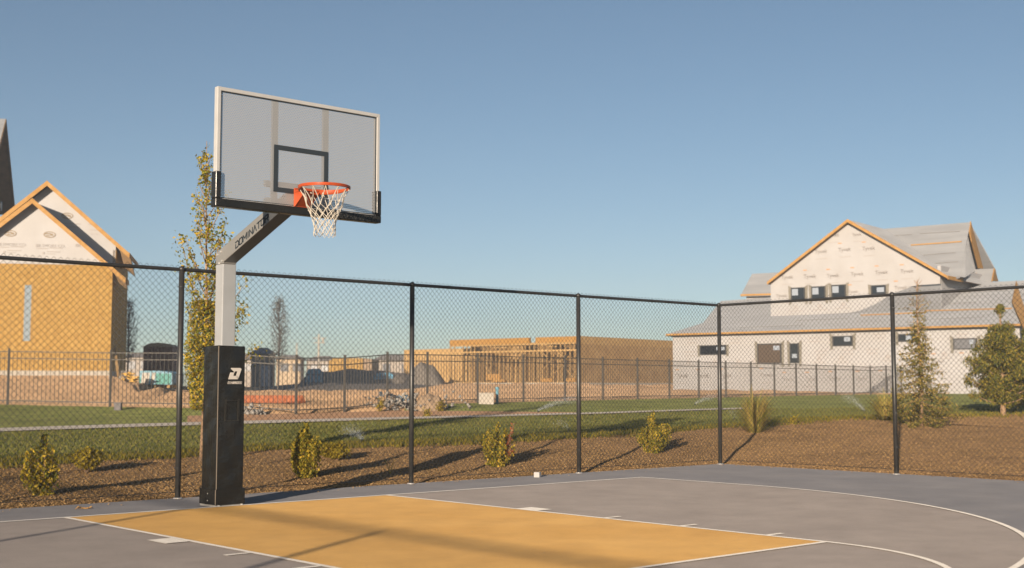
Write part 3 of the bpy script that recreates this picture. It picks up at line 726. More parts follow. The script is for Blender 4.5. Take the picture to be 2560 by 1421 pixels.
def reach(t):
    return float(np.interp(t, [.25, .35, .5, .62, .75, .9, 1], [.34, .40, .42, .38, .26, .12, .05]))
tr, B = branchy(b, H, g, 46, reach, .2, 1.5, .04)
st = MB(); st.tube(tr, [.036*(1-.88*t) for t in np.linspace(0, 1, 14)], 8)
for q in B: st.tube(q, [.010*(1-.8*t) for t in np.linspace(0, 1, 6)], 5)
LP = []
for q in B+[tr[8:]]:
    L = len(q)-1; zrel = (q[0][2]-b[2])/H; ncl = int(np.interp(zrel, [.2, .45, .6, .85, 1], [8, 7, 5, 4, 5]))
    for c_ in range(ncl):
        f_ = g.random()**.6*L; i0 = min(int(f_), L-1); p = q[i0]*(1-(f_-i0))+q[i0+1]*(f_-i0)+np.array([g.gauss(0, .03) for _ in range(3)])
        for i in range(int(np.interp(zrel, [.2, .5, .7, 1], [24, 18, 13, 9]))): LP.append(p+np.array([g.gauss(0, .035), g.gauss(0, .035), g.gauss(0, .04)]))
for i in range(4300):
    t = g.uniform(.16, .50); a = g.uniform(0, 6.28); r = .30*math.sqrt(g.random())*(1-.5*abs(t-.34)/.2); LP.append(b+np.array([math.cos(a)*r, math.sin(a)*r, H*t]))
for du, v0_, v1_, n_ in ((100, 760, 862, 420), (118, 700, 740, 50), (140, 868, 892, 110), (62, 590, 700, 160), (-52, 590, 680, 120)):   # ragged side limbs
    q0 = at(503+du*.35, v1_+60, D); q1 = at(503+du, v0_, D); p2 = [q0+(q1-q0)*t for t in np.linspace(0, 1, 5)]; st.tube(p2, [.009, .008, .006, .004, .002], 5)
    for i in range(n_): t = .35+.65*g.random(); LP.append(q0+(q1-q0)*t+np.array([g.gauss(0, .07), g.gauss(0, .07), g.gauss(0, .06)]))
build('trunk', st, M['bark'], root, smooth=True); leaves('crown', LP, .05, M['leaf'], root, .62, 0)
# ragged clear right-hand limbs
# spruce and pine
def spruce(u0, v0, vtop, wpx, label, seed):
    g = random.Random(seed); b, D = base_at(u0, v0); H = (v0-vtop)/F*D; Wd = wpx/F*D/2
    root = thing('spruce_tree', label, 'tree', b); st = MB(); tr = [b+EZ*(H*t-.03)+rt*.03*math.sin(t*6) for t in np.linspace(0, 1, 10)]
    st.tube(tr, [.035*(1-.85*t) for t in np.linspace(0, 1, 10)], 6); LP = []; ND = []
    for k in range(100):
        t = .02+.96*(k/100)**1.0; a = k*2.39+g.uniform(-.3, .3)
        R = Wd*np.interp(t, [0, .15, .3, .35, .5, .62, .72, .8, .9, 1], [.75, 1., .85, .55, .42, .32, .22, .38, .10, .12])*g.uniform(.65, 1.15)
        den = np.interp(t, [0, .3, .6, .75, .78, 1], [1, 1, .8, .4, .15, .0])
        d = np.array([math.cos(a), math.sin(a), 0]); drop = -.35 if t < .72 else .5
        if t < .15: drop = -.25
        q = [b+EZ*(H*t)+d*R*s+EZ*R*drop*(s-.55*s**3*(1 if t < .72 else 0)) for s in np.linspace(0, 1, 6)]
        if t > .9: q = [b+EZ*(H*t)+d*R*s+EZ*R*1.2*s for s in np.linspace(0, 1, 6)]
        st.tube(q, [.008*(1-.7*s) for s in np.linspace(0, 1, 6)], 4)
        for i in range(int(den*(32+R*150))):
            f_ = g.random()**.75*5; i0 = min(int(f_), 4); p = q[i0]*(1-(f_-i0))+q[i0+1]*(f_-i0)
            LP.append(p+np.array([g.gauss(0, .04), g.gauss(0, .04), -abs(g.gauss(0, .07))+.01]))
    build('trunk', st, M['bark'], root); leaves('crown', LP, .07, M['spruce'], root, .28, -.6)
def pine(u0, v0, vtop, wpx, label, seed):
    g = random.Random(seed); b, D = base_at(u0, v0); H = (v0-vtop)/F*D; Wd = wpx/F*D/2
    root = thing('pine_tree', label, 'tree', b); st = MB(); tr = [b+EZ*(H*.97*t-.03) for t in np.linspace(0, 1, 10)]
    st.tube(tr, [.07*(1-.8*t) for t in np.linspace(0, 1, 10)], 7); LP = []; tips = []
    for k in range(90):
        t = .09+.66*(k/90); a = k*2.39+g.uniform(-.4, .4)
        R = Wd*np.interp(t, [.05, .15, .35, .5, .6, .68, .75, 1], [.85, 1., .95, .8, .6, .38, .15, .05])*g.uniform(.4, 1.2)
        d = np.array([math.cos(a), math.sin(a), 0]); tip = b+EZ*(H*t+R*.35)+d*R; o = b+EZ*H*t
        st.tube([o, (o+tip)/2-EZ*.04, tip], [.016, .011, .006], 5); tips.append((tip, .15)); 
        if R > .35: tips.append((o+(tip-o)*.62+np.array([g.gauss(0, .08), g.gauss(0, .08), .05]), .15)); tips.append((o+(tip-o)*.35, .13))
    tips += [(b+EZ*H*.92, .15), (b+EZ*H*.945, .13), (b+EZ*H*.955, .1), (b+EZ*H*.77, .19), (b+EZ*H*.79+rt*.14, .15), (b+EZ*H*.76-rt*.16, .16), (b+EZ*H*.765+rt*.26, .12), (b+EZ*H*.72, .2)]
    for tp, s in tips:
        for i in range(100):
            v = np.array([g.gauss(0, 1) for _ in range(3)]); v /= np.linalg.norm(v); LP.append(tp+v*s*g.random()**.5*np.array([1, 1, 1.05]))
    build('trunk', st, M['bark'], root); leaves('crown', LP, .09, M['pine'], root, .26, 1.2)
spruce(2303, 1066, 697, 215, 'sparse thin-topped spruce with drooping branches behind the right-hand fence', 31)
pine(2508, 1040, 758, 158, 'bushy upright pine at the right edge, in front of the white house', 32)
# second pine stem just out at the right edge
pine(2572, 1036, 822, 130, 'smaller bushy pine cut off by the right edge of the view', 33)
def bare_tree(u0, vb, vtop, wpx, D, label, seed, leafy=.0):
    g = random.Random(seed); q = at(u0, vb, D); b = np.array([q[0], q[1], ground_z(q[0], q[1])]); H = zof(vtop, D)-b[2]; Wd = wpx/F*D/2
    root = thing('bare_tree', label, 'tree', b, 'far slender trees'); 
    tr, B = branchy(b, H, g, 60, lambda t: float(np.interp(t, [.2, .4, .7, 1], [.8, 1, .75, .15]))*Wd, .2, 1.6, .04)
    st = MB(); st.tube(tr, [.06*(1-.85*t) for t in np.linspace(0, 1, 14)], 6); LP = []
    for q in B:
        st.tube(q, [.022*(1-.7*t) for t in np.linspace(0, 1, 6)], 4)
        for i in range(15): f_ = g.random()*5; i0 = min(int(f_), 4); LP.append(q[i0]*(1-(f_-i0))+q[i0+1]*(f_-i0)+np.array([g.gauss(0, .12) for _ in range(3)]))
    build('trunk', st, M['greybark'], root); leaves('crown', LP, .13, M['greyleaf'], root, .5)
M['greyleaf'] = mat('grey_leaves', (.10,.105,.10), .8, c2=(.17,.17,.15), island=True)
bare_tree(695, 950, 742, 66, 75, 'slender dark tree with a spindle crown beyond the picket fence, right of the pole', 41)
bare_tree(318, 945, 748, 62, 80, 'slender dark tree half hidden behind the plywood house wall', 42)
# ------------------------------------------------------------------ steel picket fence
pf = thing('picket_fence', 'low dark metal picket fence between the lawn and the building site', 'fence', at(1194, 1008, 38.8)*np.array([1, 1, 0])+np.array([0, 0, .71]))
def pu(n): return (1194+181.8*n)/(1+.05126*n), 38.8*(1+.05126*n)
pts = []
for n in [-3.155, -2.418, -1.71, -.99]+list(range(0, 26)):
    u, D = pu(n); q = at(u, 1000, D); pts.append(np.array([q[0], q[1], 0]))
lft = []
for u, D in ((19, 34.5), (275, 34.0), (515, 33.2)): q = at(u, 1000, D); lft.append(np.array([q[0], q[1], 0]))
q = at(-235, 1000, 35.0); pts = [np.array([q[0], q[1], 0])]+lft+pts
for p in pts: p[2] = ground_z(p[0], p[1])
FH = 1.46; ra = MB(); pk = MB(); post0 = None
for i, p in enumerate(pts):
    mbp = MB(); mbp.box(p+np.array([-.026, -.026, -.1]), p+np.array([.026, .026, FH+.05])); mbp.box(p+np.array([-.031, -.031, FH+.05]), p+np.array([.031, .031, FH+.065]))
    build('post', mbp, M['galv'], pf)
for a, b in zip(pts, pts[1:]):
    for z in (FH-.02, FH-.20, .12): ra.bar(a+EZ*z, b+EZ*z, .022, .026)
    n = max(3, int(round(np.linalg.norm(b-a)/.125)))
    for k in range(1, n): c = a+(b-a)*k/n; pk.bar(c+EZ*.05, c+EZ*(FH-.02), .011, .011)
build('rails', ra, M['galv'], pf); tag(build('pickets', pk, M['galv'], pf), kind='stuff')
# ------------------------------------------------------------------ local frames for houses
class Frame:
    def __init__(s, u, v, D, deg):
        """a points right, turned deg deeper"""
        s.O = at(u, v, D); t = math.radians(deg); s.a = rt*math.cos(t)+fh*math.sin(t); s.b = -rt*math.sin(t)+fh*math.cos(t)
    def L(s, x, y, z): return s.O+s.a*x+s.b*y+EZ*z
    def P(s, u, v, y=0.):
        d = ray(u, v); t = (y-(C-s.O)@s.b)/(d@s.b); q = C+d*t-s.O; return q@s.a, q[2]
    def W(s, u, v, y=0.): x, z = s.P(u, v, y); return s.L(x, y, z)
    def plane(s, u, v, p0, n):
        d = ray(u, v); t = ((np.array(p0)-C)@n)/(d@n); return C+d*t
def panel(mb, fr_, poly, y, th):
    """poly of local (x,z) on plane y, thickness th into depth"""
    mb.prism([fr_.L(x, y, z) for x, z in poly], fr_.b*th)
# ---------- left gabled house (plywood below, white wrap in the gables)
A = Frame(275, 939, 61, 12)
hA = thing('gabled_house', 'unfinished gabled house with golden plywood walls and white wrap in its two gables', 'house', A.O)
zf = A.P(150, 927)[1]; zw = A.P(150, 662)[1]; xpk, zpk = A.P(82, 503, -.45); xpk = A.P(80, 503)[0]
xL = 2*xpk; sl1 = .80; ze = zpk-sl1*abs(xpk)   # wall height at corners
# lower plywood body
mb = MB(); panel(mb, A, [(xL, zf), (0, zf), (0, zw), (xL, zw)], 0, .15)
mb.prism([A.L(0, .15, zf), A.L(0, 8.4, zf), A.L(0, 8.4, zw+.9), A.L(0, 1.5, zw+.9), A.L(0, 1.5, zw), A.L(0, .15, zw)], -A.a*.15)
mb.prism([A.L(xL, .15, zf), A.L(xL, 8.4, zf), A.L(xL, 8.4, zw+.5), A.L(xL, .15, zw)], A.a*.15)
mb.prism([A.L(xL+.15, 8.25, zf), A.L(-.15, 8.25, zf), A.L(-.15, 8.25, zw+.5), A.L(xL+.15, 8.25, zw+.5)], A.b*.14)
build('plywood_wall', mb, M['osb'], hA)
mb = MB(); panel(mb, A, [(xL, zf-.9), (.02, zf-.9), (.02, zf-.003), (xL, zf-.003)], -.03, 8.5); build('foundation', mb, M['found'], hA)
mb = MB(); panel(mb, A, [(xL, zw+.003), (0, zw+.003), (0, max(ze, zw+.05)), (xpk, zpk), (xL, max(ze, zw+.05))], -.02, .15)
w1 = build('gable_wall', mb, M['wrap'], hA)
def roof(fr_, xc, zc, half, slope, y0, y1, th, parent, matr, drop=0., fas=True, halfL=None, fasm='fascia', fh_=.2):
    """gable roof, ridge along b from y0 to y1"""
    m = MB(); f = MB(); u_ = MB(); halfL = halfL or half
    for s_, h in ((1, half), (-1, halfL)):
        x1 = xc+s_*h; z1 = zc-slope*h
        m.prism([fr_.L(xc, y0, zc), fr_.L(x1, y0, z1), fr_.L(x1, y1, z1), fr_.L(xc, y1, zc)], EZ*th)
        u_.prism([fr_.L(xc, y0+.01, zc-.012), fr_.L(x1-.01*s_, y0+.01, z1-.012), fr_.L(x1-.01*s_, y1-.01, z1-.012), fr_.L(xc, y1-.01, zc-.012)], EZ*.009)
        if fas:
            f.prism([fr_.L(xc, y0-.04, zc+th), fr_.L(xc, y0-.04, zc+th-fh_*1.25), fr_.L(x1, y0-.04, z1+th-fh_*1.25), fr_.L(x1, y0-.04, z1+th)], fr_.b*.037)
            f.prism([fr_.L(x1+s_*.003, y0-.04, z1+th), fr_.L(x1+s_*.003, y0-.04, z1+th-fh_*1.2), fr_.L(x1+s_*.003, y1, z1+th-fh_*1.2), fr_.L(x1+s_*.003, y1, z1+th)], fr_.a*s_*.035)
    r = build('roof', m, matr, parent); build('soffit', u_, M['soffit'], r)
    if fas: build('fascia_board', f, M[fasm], r)
    return r
zpf = A.P(82, 496, -.5)[1]; xrf, zrf = A.P(312, 694, -.5); xpf = A.P(81, 496, -.5)[0]
slf = (zpf-zrf)/(xrf-xpf); roof(A, xpf, zpf-.1, xrf-xpf, slf, -.5, 1.5, .1, hA, M['felt'])
y2 = 1.5; xp2, zp2 = A.P(118, 452, y2-.5); xr2, zr2 = A.P(322, 632, y2-.5); sl2 = (zp2-zr2)/(xr2-xp2)
xw2 = A.P(290, 600, y2)[0]; xl2 = 2*xp2-xw2
mb = MB(); zr0 = zp2-.22; zo = zr0-sl2*(xw2-xp2)
panel(mb, A, [(xl2, zw+.2), (xw2, zw+.2), (xw2, zo), (xp2, zr0), (xl2, zo)], y2, .15)
mb.prism([A.L(xw2, y2+.15, zw), A.L(xw2, 8.4, zw), A.L(xw2, 8.4, zo), A.L(xw2, y2+.15, zo)], -A.a*.15)
build('gable_wall', mb, M['wrap'], hA)
roof(A, xp2, zp2-.1, xr2-xp2, sl2, y2-.5, 6.5, .1, hA, M['felt'])
mb = MB(); panel(mb, A, [A.P(u, v, y2-.2) for u, v in ((296, 612), (324, 638), (336, 690), (312, 672))], y2-.2, .7)
panel(mb, A, [A.P(u, v, -.3) for u, v in ((279, 672), (312, 697), (318, 724), (298, 708))], -.3, .5)
build('eave_return', mb, M['soffit'], hA)
mb = MB()
for k in range(1, 8):
    x = xL+(-xL)*k/7.6; panel(mb, A, [(x-.006, zf+.003), (x+.006, zf+.003), (x+.006, zw-.003), (x-.006, zw-.003)], -.004, .003)
for z in (zf+2.44, zf+4.88):
    if z < zw: panel(mb, A, [(xL, z-.006), (-.003, z-.006), (-.003, z+.006), (xL, z+.006)], -.0045, .003)
build('sheathing_seams', mb, M['osb2'], hA)
# slit opening
x0, z1 = A.P(62, 713); x1, z0 = A.P(75, 853)
mb = MB(); panel(mb, A, [(x0, z0), (x1, z0), (x1, z1), (x0, z1)], -.008, .006); win = build('slit_window', mb, mat('sky_glass', (.24,.29,.33), .08, spec=.7), hA)
mb = MB(); 
for xx in (x0-.02, x1): panel(mb, A, [(xx, z0), (xx+.02, z0), (xx+.02, z1), (xx, z1)], -.02, .018)
build('frame', mb, M['lumber'], win)
# wrap printing
pr1 = MB(); pr2 = MB()
def ell(m, fr_, u, v, ru, rv, y, off=-.012):
    x, z = fr_.P(u, v, y); k = 61/F
    m.add([fr_.L(x+ru*k*math.cos(t), y+off, z+rv*k*math.sin(t)) for t in np.linspace(0, 6.283, 20, endpoint=False)]+[fr_.L(x+(ru-2.2)*k*math.cos(t), y+off, z+(rv-2)*k*math.sin(t)) for t in np.linspace(0, 6.283, 20, endpoint=False)], [(i, (i+1) % 20, 20+(i+1) % 20, 20+i) for i in range(20)])
    for dx, dz, w, h in ((-6, 2, 6, 1.4), (5, 0, 4, 2.4), (-4, -3, 5, 1.2), (1, 2.5, 2, 1.2)):
        m.add([fr_.L(x+(dx+i*w)*k, y+off, z+(dz+j*h)*k) for i, j in ((-1, -1), (1, -1), (.6, 1), (-.8, 1))], [(0, 1, 2, 3)])
k = 61/F
for u, v, y, t in ((26, 584, -.03, 1), (124, 587, -.03, 1), (168, 540, y2-.01, 0)):
    pr2 = MB(); ell(pr2, A, u, v, 14.5, 8, y); build('printed_emblem', pr2, M['brown_print'], w1)
    x, z = A.P(u-35, v+28, y)
    if t:
        put_text(pr1, 'BILTMORE CO.', A.L(x, y-.012, z-.05), A.a, EZ, 70*k)
        for du, dv, w, h in ((-34, 33, 28, .9), (0, 32, 30, .9), (-18, 43, 5, 3), (-8, 41, 32, 1.2), (-8, 47, 20, .9)):
            xx, zz = A.P(u+du, v+dv, y); pr1.add([A.L(xx, y-.012, zz), A.L(xx+w*k, y-.012, zz), A.L(xx+w*k, y-.012, zz-h*k*2), A.L(xx, y-.012, zz-h*k*2)], [(0, 1, 2, 3)])
    else:
        for du, dv, w in ((-8, 18, 40), (-6, 26, 36), (52, 20, 20), (56, 34, 26), (58, 44, 18)):
            xx, zz = A.P(u+du, v+dv, y); pr1.add([A.L(xx, y-.012, zz), A.L(xx+w*k, y-.012, zz), A.L(xx+w*k, y-.012, zz-2.2*k), A.L(xx, y-.012, zz-2.2*k)], [(0, 1, 2, 3)])
x, z = A.P(188, 615, -.03); put_text(pr1, 'BILT', A.L(x, -.042, z-.05), A.a, EZ, 22*k)
build('printed_lettering', pr1, M['grey_print'], w1)
# ---------- tall house cut by the left edge
B_ = Frame(14, 303, 70, 15)
hB = thing('tall_house', 'tall wrapped house cut off by the left edge, only its steep gable edge showing', 'house', np.array([B_.O[0], B_.O[1], 1.7]))
# gable end lies in the plane x=0, ridge runs along -a
zr = 0.; half = 5.5; dr = 4.4; zg = 1.7-B_.O[2]
mb = MB(); mb.prism([B_.L(-.9, -half+.4, zg), B_.L(-.9, half-.4, zg), B_.L(-.9, half-.4, zr-dr+.2), B_.L(-.9, 0, zr-.25), B_.L(-.9, -half+.4, zr-dr+.2)], -B_.a*14)
build('wall', mb, M['wrap'], hB)
m = MB(); f = MB(); u_ = MB()
for s_ in (-1, 1):
    m.prism([B_.L(0, 0, zr), B_.L(0, s_*half, zr-dr), B_.L(-15, s_*half, zr-dr), B_.L(-15, 0, zr)], EZ*.12)
    u_.prism([B_.L(-.05, 0, zr-.16), B_.L(-.05, s_*half, zr-dr-.16), B_.L(-15, s_*half, zr-dr-.16), B_.L(-15, 0, zr-.16)], EZ*.15)
    f.prism([B_.L(.002, 0, zr+.12), B_.L(.002, s_*half, zr-dr+.12), B_.L(.002, s_*half, zr-dr-.22), B_.L(.002, 0, zr-.22)], B_.a*.04)
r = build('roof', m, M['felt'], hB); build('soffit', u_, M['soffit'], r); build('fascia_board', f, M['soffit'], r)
q = B_.L(-.85, 2.2, B_.P(5, 516, 2.2)[1]); mb = MB(); mb.tube([at(4, 516, 67), at(4, 516, 67)+B_.a*-.3], .27, 14)
build('round_vent', mb, M['black'], hB)
# ---------- white wrapped house on the right
W_ = Frame(1683, 973, 80, -37.3)
hW = thing('wrapped_house', 'large white wrapped house with grey underlay roofs and a big front gable', 'house', W_.O)
zE = W_.P(1683, 838)[1]; xR = W_.P(2640, 900)[0]; xE0, zE0 = W_.P(1666, 836, -.5)
mb = MB(); panel(mb, W_, [(0, -.6), (xR, -.9), (xR, zE+.1), (0, zE+.1)], 0, .2)
mb.prism([W_.L(0, .2, -.6), W_.L(0, 12, -.6), W_.L(0, 12, zE+.1), W_.L(0, .2, zE+.1)], W_.a*.2)
mb.prism([W_.L(xR, .2, -.9), W_.L(xR, 12, -.6), W_.L(xR, 12, zE+.1), W_.L(xR, .2, zE+.1)], -W_.a*.2)
wl = build('lower_wall', mb, M['wrap'], hW)
# main roof plane through the eave and the foot of the gable wall
YW = 3.0; zf1 = W_.P(1927, 791, YW)[1]; pitch = (zf1-zE0)/(YW+.5)
p0 = W_.L(0, -.5, zE0); nrm = np.cross(W_.a, W_.b+EZ*pitch)
def RP(u, v, dz=0): q = W_.plane(u, v, p0, nrm); return q+EZ*dz
def solid(poly, dn=.09, back=None):
    m = MB(); m.prism([np.array(q) for q in poly], -EZ*dn); return m
def rp_at(x, y): return W_.L(x, y, zE0+pitch*(y+.5))
e0 = RP(1666, 836); c1 = RP(1712, 822); c2 = RP(1757, 808); c3 = RP(1802, 753); c4 = RP(1930, 747)
xe = (RP(2345, 715)-W_.O)@W_.a; r4 = RP(1930, 747); yr = (r4-W_.O)@W_.b
r5 = RP(2345, 712); yr5 = (r5-W_.O)@W_.b
polyA = [e0, rp_at(xR+.5, -.5), rp_at(xR+.5, yr5), r5, r4, c3, c2, c1]
mb = solid(polyA)
# back slope and hip so that the roof is closed
yb2 = yr5+6; mb.prism([r4, r5, rp_at(xR+.5, yr5), W_.L(xR+.5, yb2, zE0), W_.L(1, yb2, zE0), c3], -EZ*.16)
mb.prism([e0, c1, c2, c3, W_.L(1, yb2, zE0)], -EZ*.1)
mr = build('main_roof', mb, M['felt'], hW)
mb = MB(); mb.prism([W_.L(xE0, -.505, zE0+.02), W_.L(xR+.5, -.505, zE0+.02), W_.L(xR+.5, -.505, zE0-.09), W_.L(xE0, -.505, zE0-.09)], W_.b*-.04)
mb.prism([W_.L(xE0-.003, -.54, zE0+.03), W_.L(xE0-.003, -.54, zE0-.13), W_.L(xE0-.003, 2, zE0-.13), W_.L(xE0-.003, 2, zE0+.03)], W_.a*-.03)
build('fascia_board', mb, M['fascia'], mr)
mb = MB()
def batten(u0, v0, u1, v1, w=.10): mb.bar(RP(u0, v0)+EZ*.035, RP(u1, v1)+EZ*.035, w, .06)
batten(2152, 790, 2310, 783); batten(2312, 779, 2425, 776, .16); batten(2426, 776, 2530, 773)
build('roof_batten', mb, M['fascia'], mr)
mb = MB()
mat('underlay_print', (.27,.25,.235), .8)
for u0, v0, u1, v1 in ((2300, 800, 2460, 793), (2250, 765, 2440, 757), (2380, 733, 2520, 727), (1850, 820, 2010, 813), (1990, 802, 2120, 797)):
    mb = MB(); mb.bar(RP(u0, v0)+EZ*.01, RP(u1, v1)+EZ*.01, .14, .012); build('roof_lap_print', mb, bpy.data.materials['underlay_print'], mr)
# gable wall
GW = [(1927, 791.5), (1927, 697), (2120, 556), (2350, 690), (2350, 713), (2282, 716), (2230, 735), (2190, 760), (2150, 777), (2120, 783)]
mb = MB(); panel(mb, W_, [W_.P(u, v, YW) for u, v in GW], YW, .2); gw = build('gable_wall', mb, M['wrap'], hW)
xg0 = W_.P(1927, 700, YW)[0]; xg1 = W_.P(2350, 700, YW)[0]; zgl = W_.P(1927, 700, YW)[1]
mb = MB(); mb.prism([W_.L(xg0, YW+.2, zf1), W_.L(xg0, YW+9, zf1), W_.L(xg0, YW+9, zgl), W_.L(xg0, YW+.2, zgl)], W_.a*.2); mb.prism([W_.L(xg1, YW+.2, zf1), W_.L(xg1, YW+8, zf1), W_.L(xg1, YW+8, zgl+.3), W_.L(xg1, YW+.2, zgl+.3)], -W_.a*.2)
mb.prism([W_.L(xg0+.2, YW+7.9, zf1), W_.L(xg1-.21, YW+7.9, zf1), W_.L(xg1-.21, YW+7.9, zgl+.3), W_.L(xg0+.2, YW+7.9, zgl+.3)], W_.b*.1)
build('side_wall', mb, M['wrap'], hW)
mb = MB(); mb.prism([W_.W(2270, 718, YW-.02), W_.W(2351, 714, YW-.02), W_.W(2351, 710, YW-.02), W_.W(2300, 713, YW-.02)], W_.b*.03); build('base_gap', mb, M['ink'], gw)
# saddle piece of roof between the wall foot and the higher roof on the right
mb = MB(); lo = [W_.P(u, v, YW) for u, v in ((2120, 783), (2150, 777), (2190, 760), (2230, 735), (2282, 716), (2350, 713))]
lo = [(x, z-.004) for x, z in lo]; panel(mb, W_, [(lo[0][0], zf1-.1), (xg1, zf1-.1)]+[(min(x, xg1), z) for x, z in lo[::-1]], YW-.006, .2)
build('base_flashing', mb, M['felt'], gw)
# gable roof
xpk_, zpk_ = W_.P(2119, 549, YW-.45); xa, za = W_.P(1918, 706, YW-.45); xb, zb = W_.P(2368, 690, YW-.45)
sL = (zpk_-za)/(xpk_-xa); sR = (zpk_-zb)/(xb-xpk_)
mR = MB(); uR = MB(); fR = MB(); y0 = YW-.45; y1 = YW+8
for (x_, z_) in ((xa, za), (xb, zb)):
    mR.prism([W_.L(xpk_, y0, zpk_), W_.L(x_, y0, z_), W_.L(x_, y1, z_), W_.L(xpk_, y1, zpk_)], -EZ*.1)
    uR.prism([W_.L(xpk_, y0+.02, zpk_-.112), W_.L(x_, y0+.02, z_-.112), W_.L(x_, y1-.02, z_-.112), W_.L(xpk_, y1-.02, zpk_-.112)], -EZ*.02)
    fR.prism([W_.L(xpk_, y0-.04, zpk_+.02), W_.L(x_, y0-.04, z_+.02), W_.L(x_, y0-.04, z_-.15), W_.L(xpk_, y0-.04, zpk_-.17)], W_.b*.037)
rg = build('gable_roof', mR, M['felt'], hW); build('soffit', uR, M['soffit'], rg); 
xq, zq = W_.P(2400, 692, YW+.6); fR.prism([W_.L(xb, YW-.4, zb+.02), W_.L(xb, YW-.4, zb-.2), W_.L(xb+.02, YW+2.2, zb-.2), W_.L(xb+.02, YW+2.2, zb+.02)], W_.a*.04)
build('fascia_board', fR, M['fascia'], rg)
# cross roof behind, ridge parallel to the front
def ridge_y(u, v, y0, z0, p):
    lo, hi = y0, y0+12.
    for _ in range(40):
        m_ = (lo+hi)/2
        if W_.P(u, v, m_)[1]-z0 > p*(m_-y0): lo = m_
        else: hi = m_
    return lo
q3 = W_.W(2400, 690, YW+1.0); yc = ridge_y(2425, 556, YW+1.0, (q3-W_.O)@EZ, max(pitch, .75)); q1 = W_.W(2205, 569, yc); q2 = W_.W(2425, 556, yc); q1 = q2-W_.a*((q2-q1)@W_.a); nc = np.cross(W_.a, q2-q3-W_.a*((q2-q3)@W_.a)); CP = lambda u, v: W_.plane(u, v, q2, nc); q4 = CP(2372, 697)
mb = MB(); q5 = CP(2205, 640)
mb.prism([q1-W_.a*1.5, q2, q3, q4, q5], -EZ*.12)
bk_ = W_.b*5-EZ*2.6; mb.prism([q1, q2, q2+bk_, q1+bk_], -EZ*.12)
rc = build('cross_roof', mb, M['felt'], hW)
mb = MB(); mb.bar(CP(2278, 615)+EZ*.04, CP(2404, 606)+EZ*.04, .12, .07); build('roof_batten', mb, M['fascia'], rc)
mb = MB()
for u0, v0, u1, v1, yy in ((2300, 585, 2400, 579, 2.9), (2290, 640, 2390, 632, 1.8), (2330, 660, 2395, 655, 1.5), (2230, 590, 2280, 587, 2.9)): mb.bar(CP(u0, v0)+EZ*.01, CP(u1, v1)+EZ*.01, .12, .012)
build('roof_lap_print', mb, bpy.data.materials['underlay_print'], rc)
mb = MB(); ge = [W_.W(2424, 575, yc), W_.W(2402, 690, YW+1.1)]; g0 = q2+W_.a*.02
# orange gable end fascia seen obliquely
far = W_.W(2456, 672, yc+3.4); mb.prism([q2+EZ*.05, far, far-W_.a*.0-EZ*.05-W_.b*.9, q2-EZ*1.2+W_.a*.02, q2-EZ*.6-W_.b*.3], W_.a*.06)
build('fascia_board', mb, M['fascia'], rc)
mb = MB(); mb.prism([q2-EZ*.25-W_.a*.25, q3+W_.a*-.15, q3+W_.a*.3-EZ*.1, far-W_.a*.4-EZ*.1], -W_.a*.1); build('end_wall', mb, M['felt'], rc)
# left wing
mb = MB(); wy = YW+5; wr_ = ridge_y(1880, 685, wy, (W_.W(1880, 737, wy)-W_.O)@EZ, .5); wz = [W_.W(1880, 685, wr_), W_.W(1960, 681, wr_), W_.W(1960, 735, wy), W_.W(1852, 738, wy)]
mb.prism(wz, -EZ*.12); wr = build('wing_roof', mb, M['felt'], hW)
mb = MB(); mb.prism([W_.W(1851, 736, wy-.03), W_.W(1960, 733, wy-.03), W_.W(1960, 737.5, wy-.03), W_.W(1851, 740.5, wy-.03)], W_.b*.05); build('fascia_board', mb, M['fascia'], wr)
mb = MB(); mb.prism([W_.W(1866, 739, wy+.4), W_.W(1960, 736, wy+.4), W_.W(1960, 760, wy+.4), W_.W(1866, 760, wy+.4)], W_.b*3); build('wing_wall', mb, M['wrap'], hW)
# lower ridge and small gable at the back right
yd = yr5+2.2; mb = MB(); d1 = W_.W(2380, 676, yd); d2 = W_.W(2485, 672, yd)
mb.prism([W_.W(2360, 712, yr5+.6), W_.W(2480, 706, yr5+.6), d2, d1], -EZ*.12); rd = build('rear_roof', mb, M['felt'], hW)
mb = MB(); mb.prism([W_.W(2484, 671, yd), W_.W(2493, 704, yd+1.2), W_.W(2478, 704, yr5+.6)], W_.a*.08); build('fascia_board', mb, M['fascia'], rd)
mb = MB(); mb.bar(W_.W(2408, 687, yr5+1.5), W_.W(2442, 685, yr5+1.5), .1, .08); build('roof_batten', mb, M['fascia'], rd)
# white chute and dormer cheek
mb = MB(); mb.bar(W_.W(2399, 669, yr5-.6), W_.W(2391, 707, yr5-1.2), .26, .2); build('wrapped_post', mb, M['wrap'], hW)
mb = MB(); 
x0, z1 = W_.P(2362, 698, yr5-1.0); x1, z0 = W_.P(2378, 712, yr5-1.0); mb.prism([W_.L(x0, yr5-1.0, z0), W_.L(x1, yr5-1.0, z0), W_.L(x1, yr5-1.0, z1), W_.L(x0+.1, yr5-1.0, z1)], W_.b*1.2); build('dormer_cheek', mb, M['wrap'], hW)
# right rake (orange) near the frame's right edge
mb = MB(); ra0 = RP(2546, 706, .1); ra1 = RP(2532, 760, .1)
mb.prism([RP(2541, 708, .06), RP(2552, 750, .06), RP(2582, 838, .06), RP(2562, 838, .06), RP(2530, 762, .06)], EZ*.12); build('rake_board', mb, M['fascia'], mr)
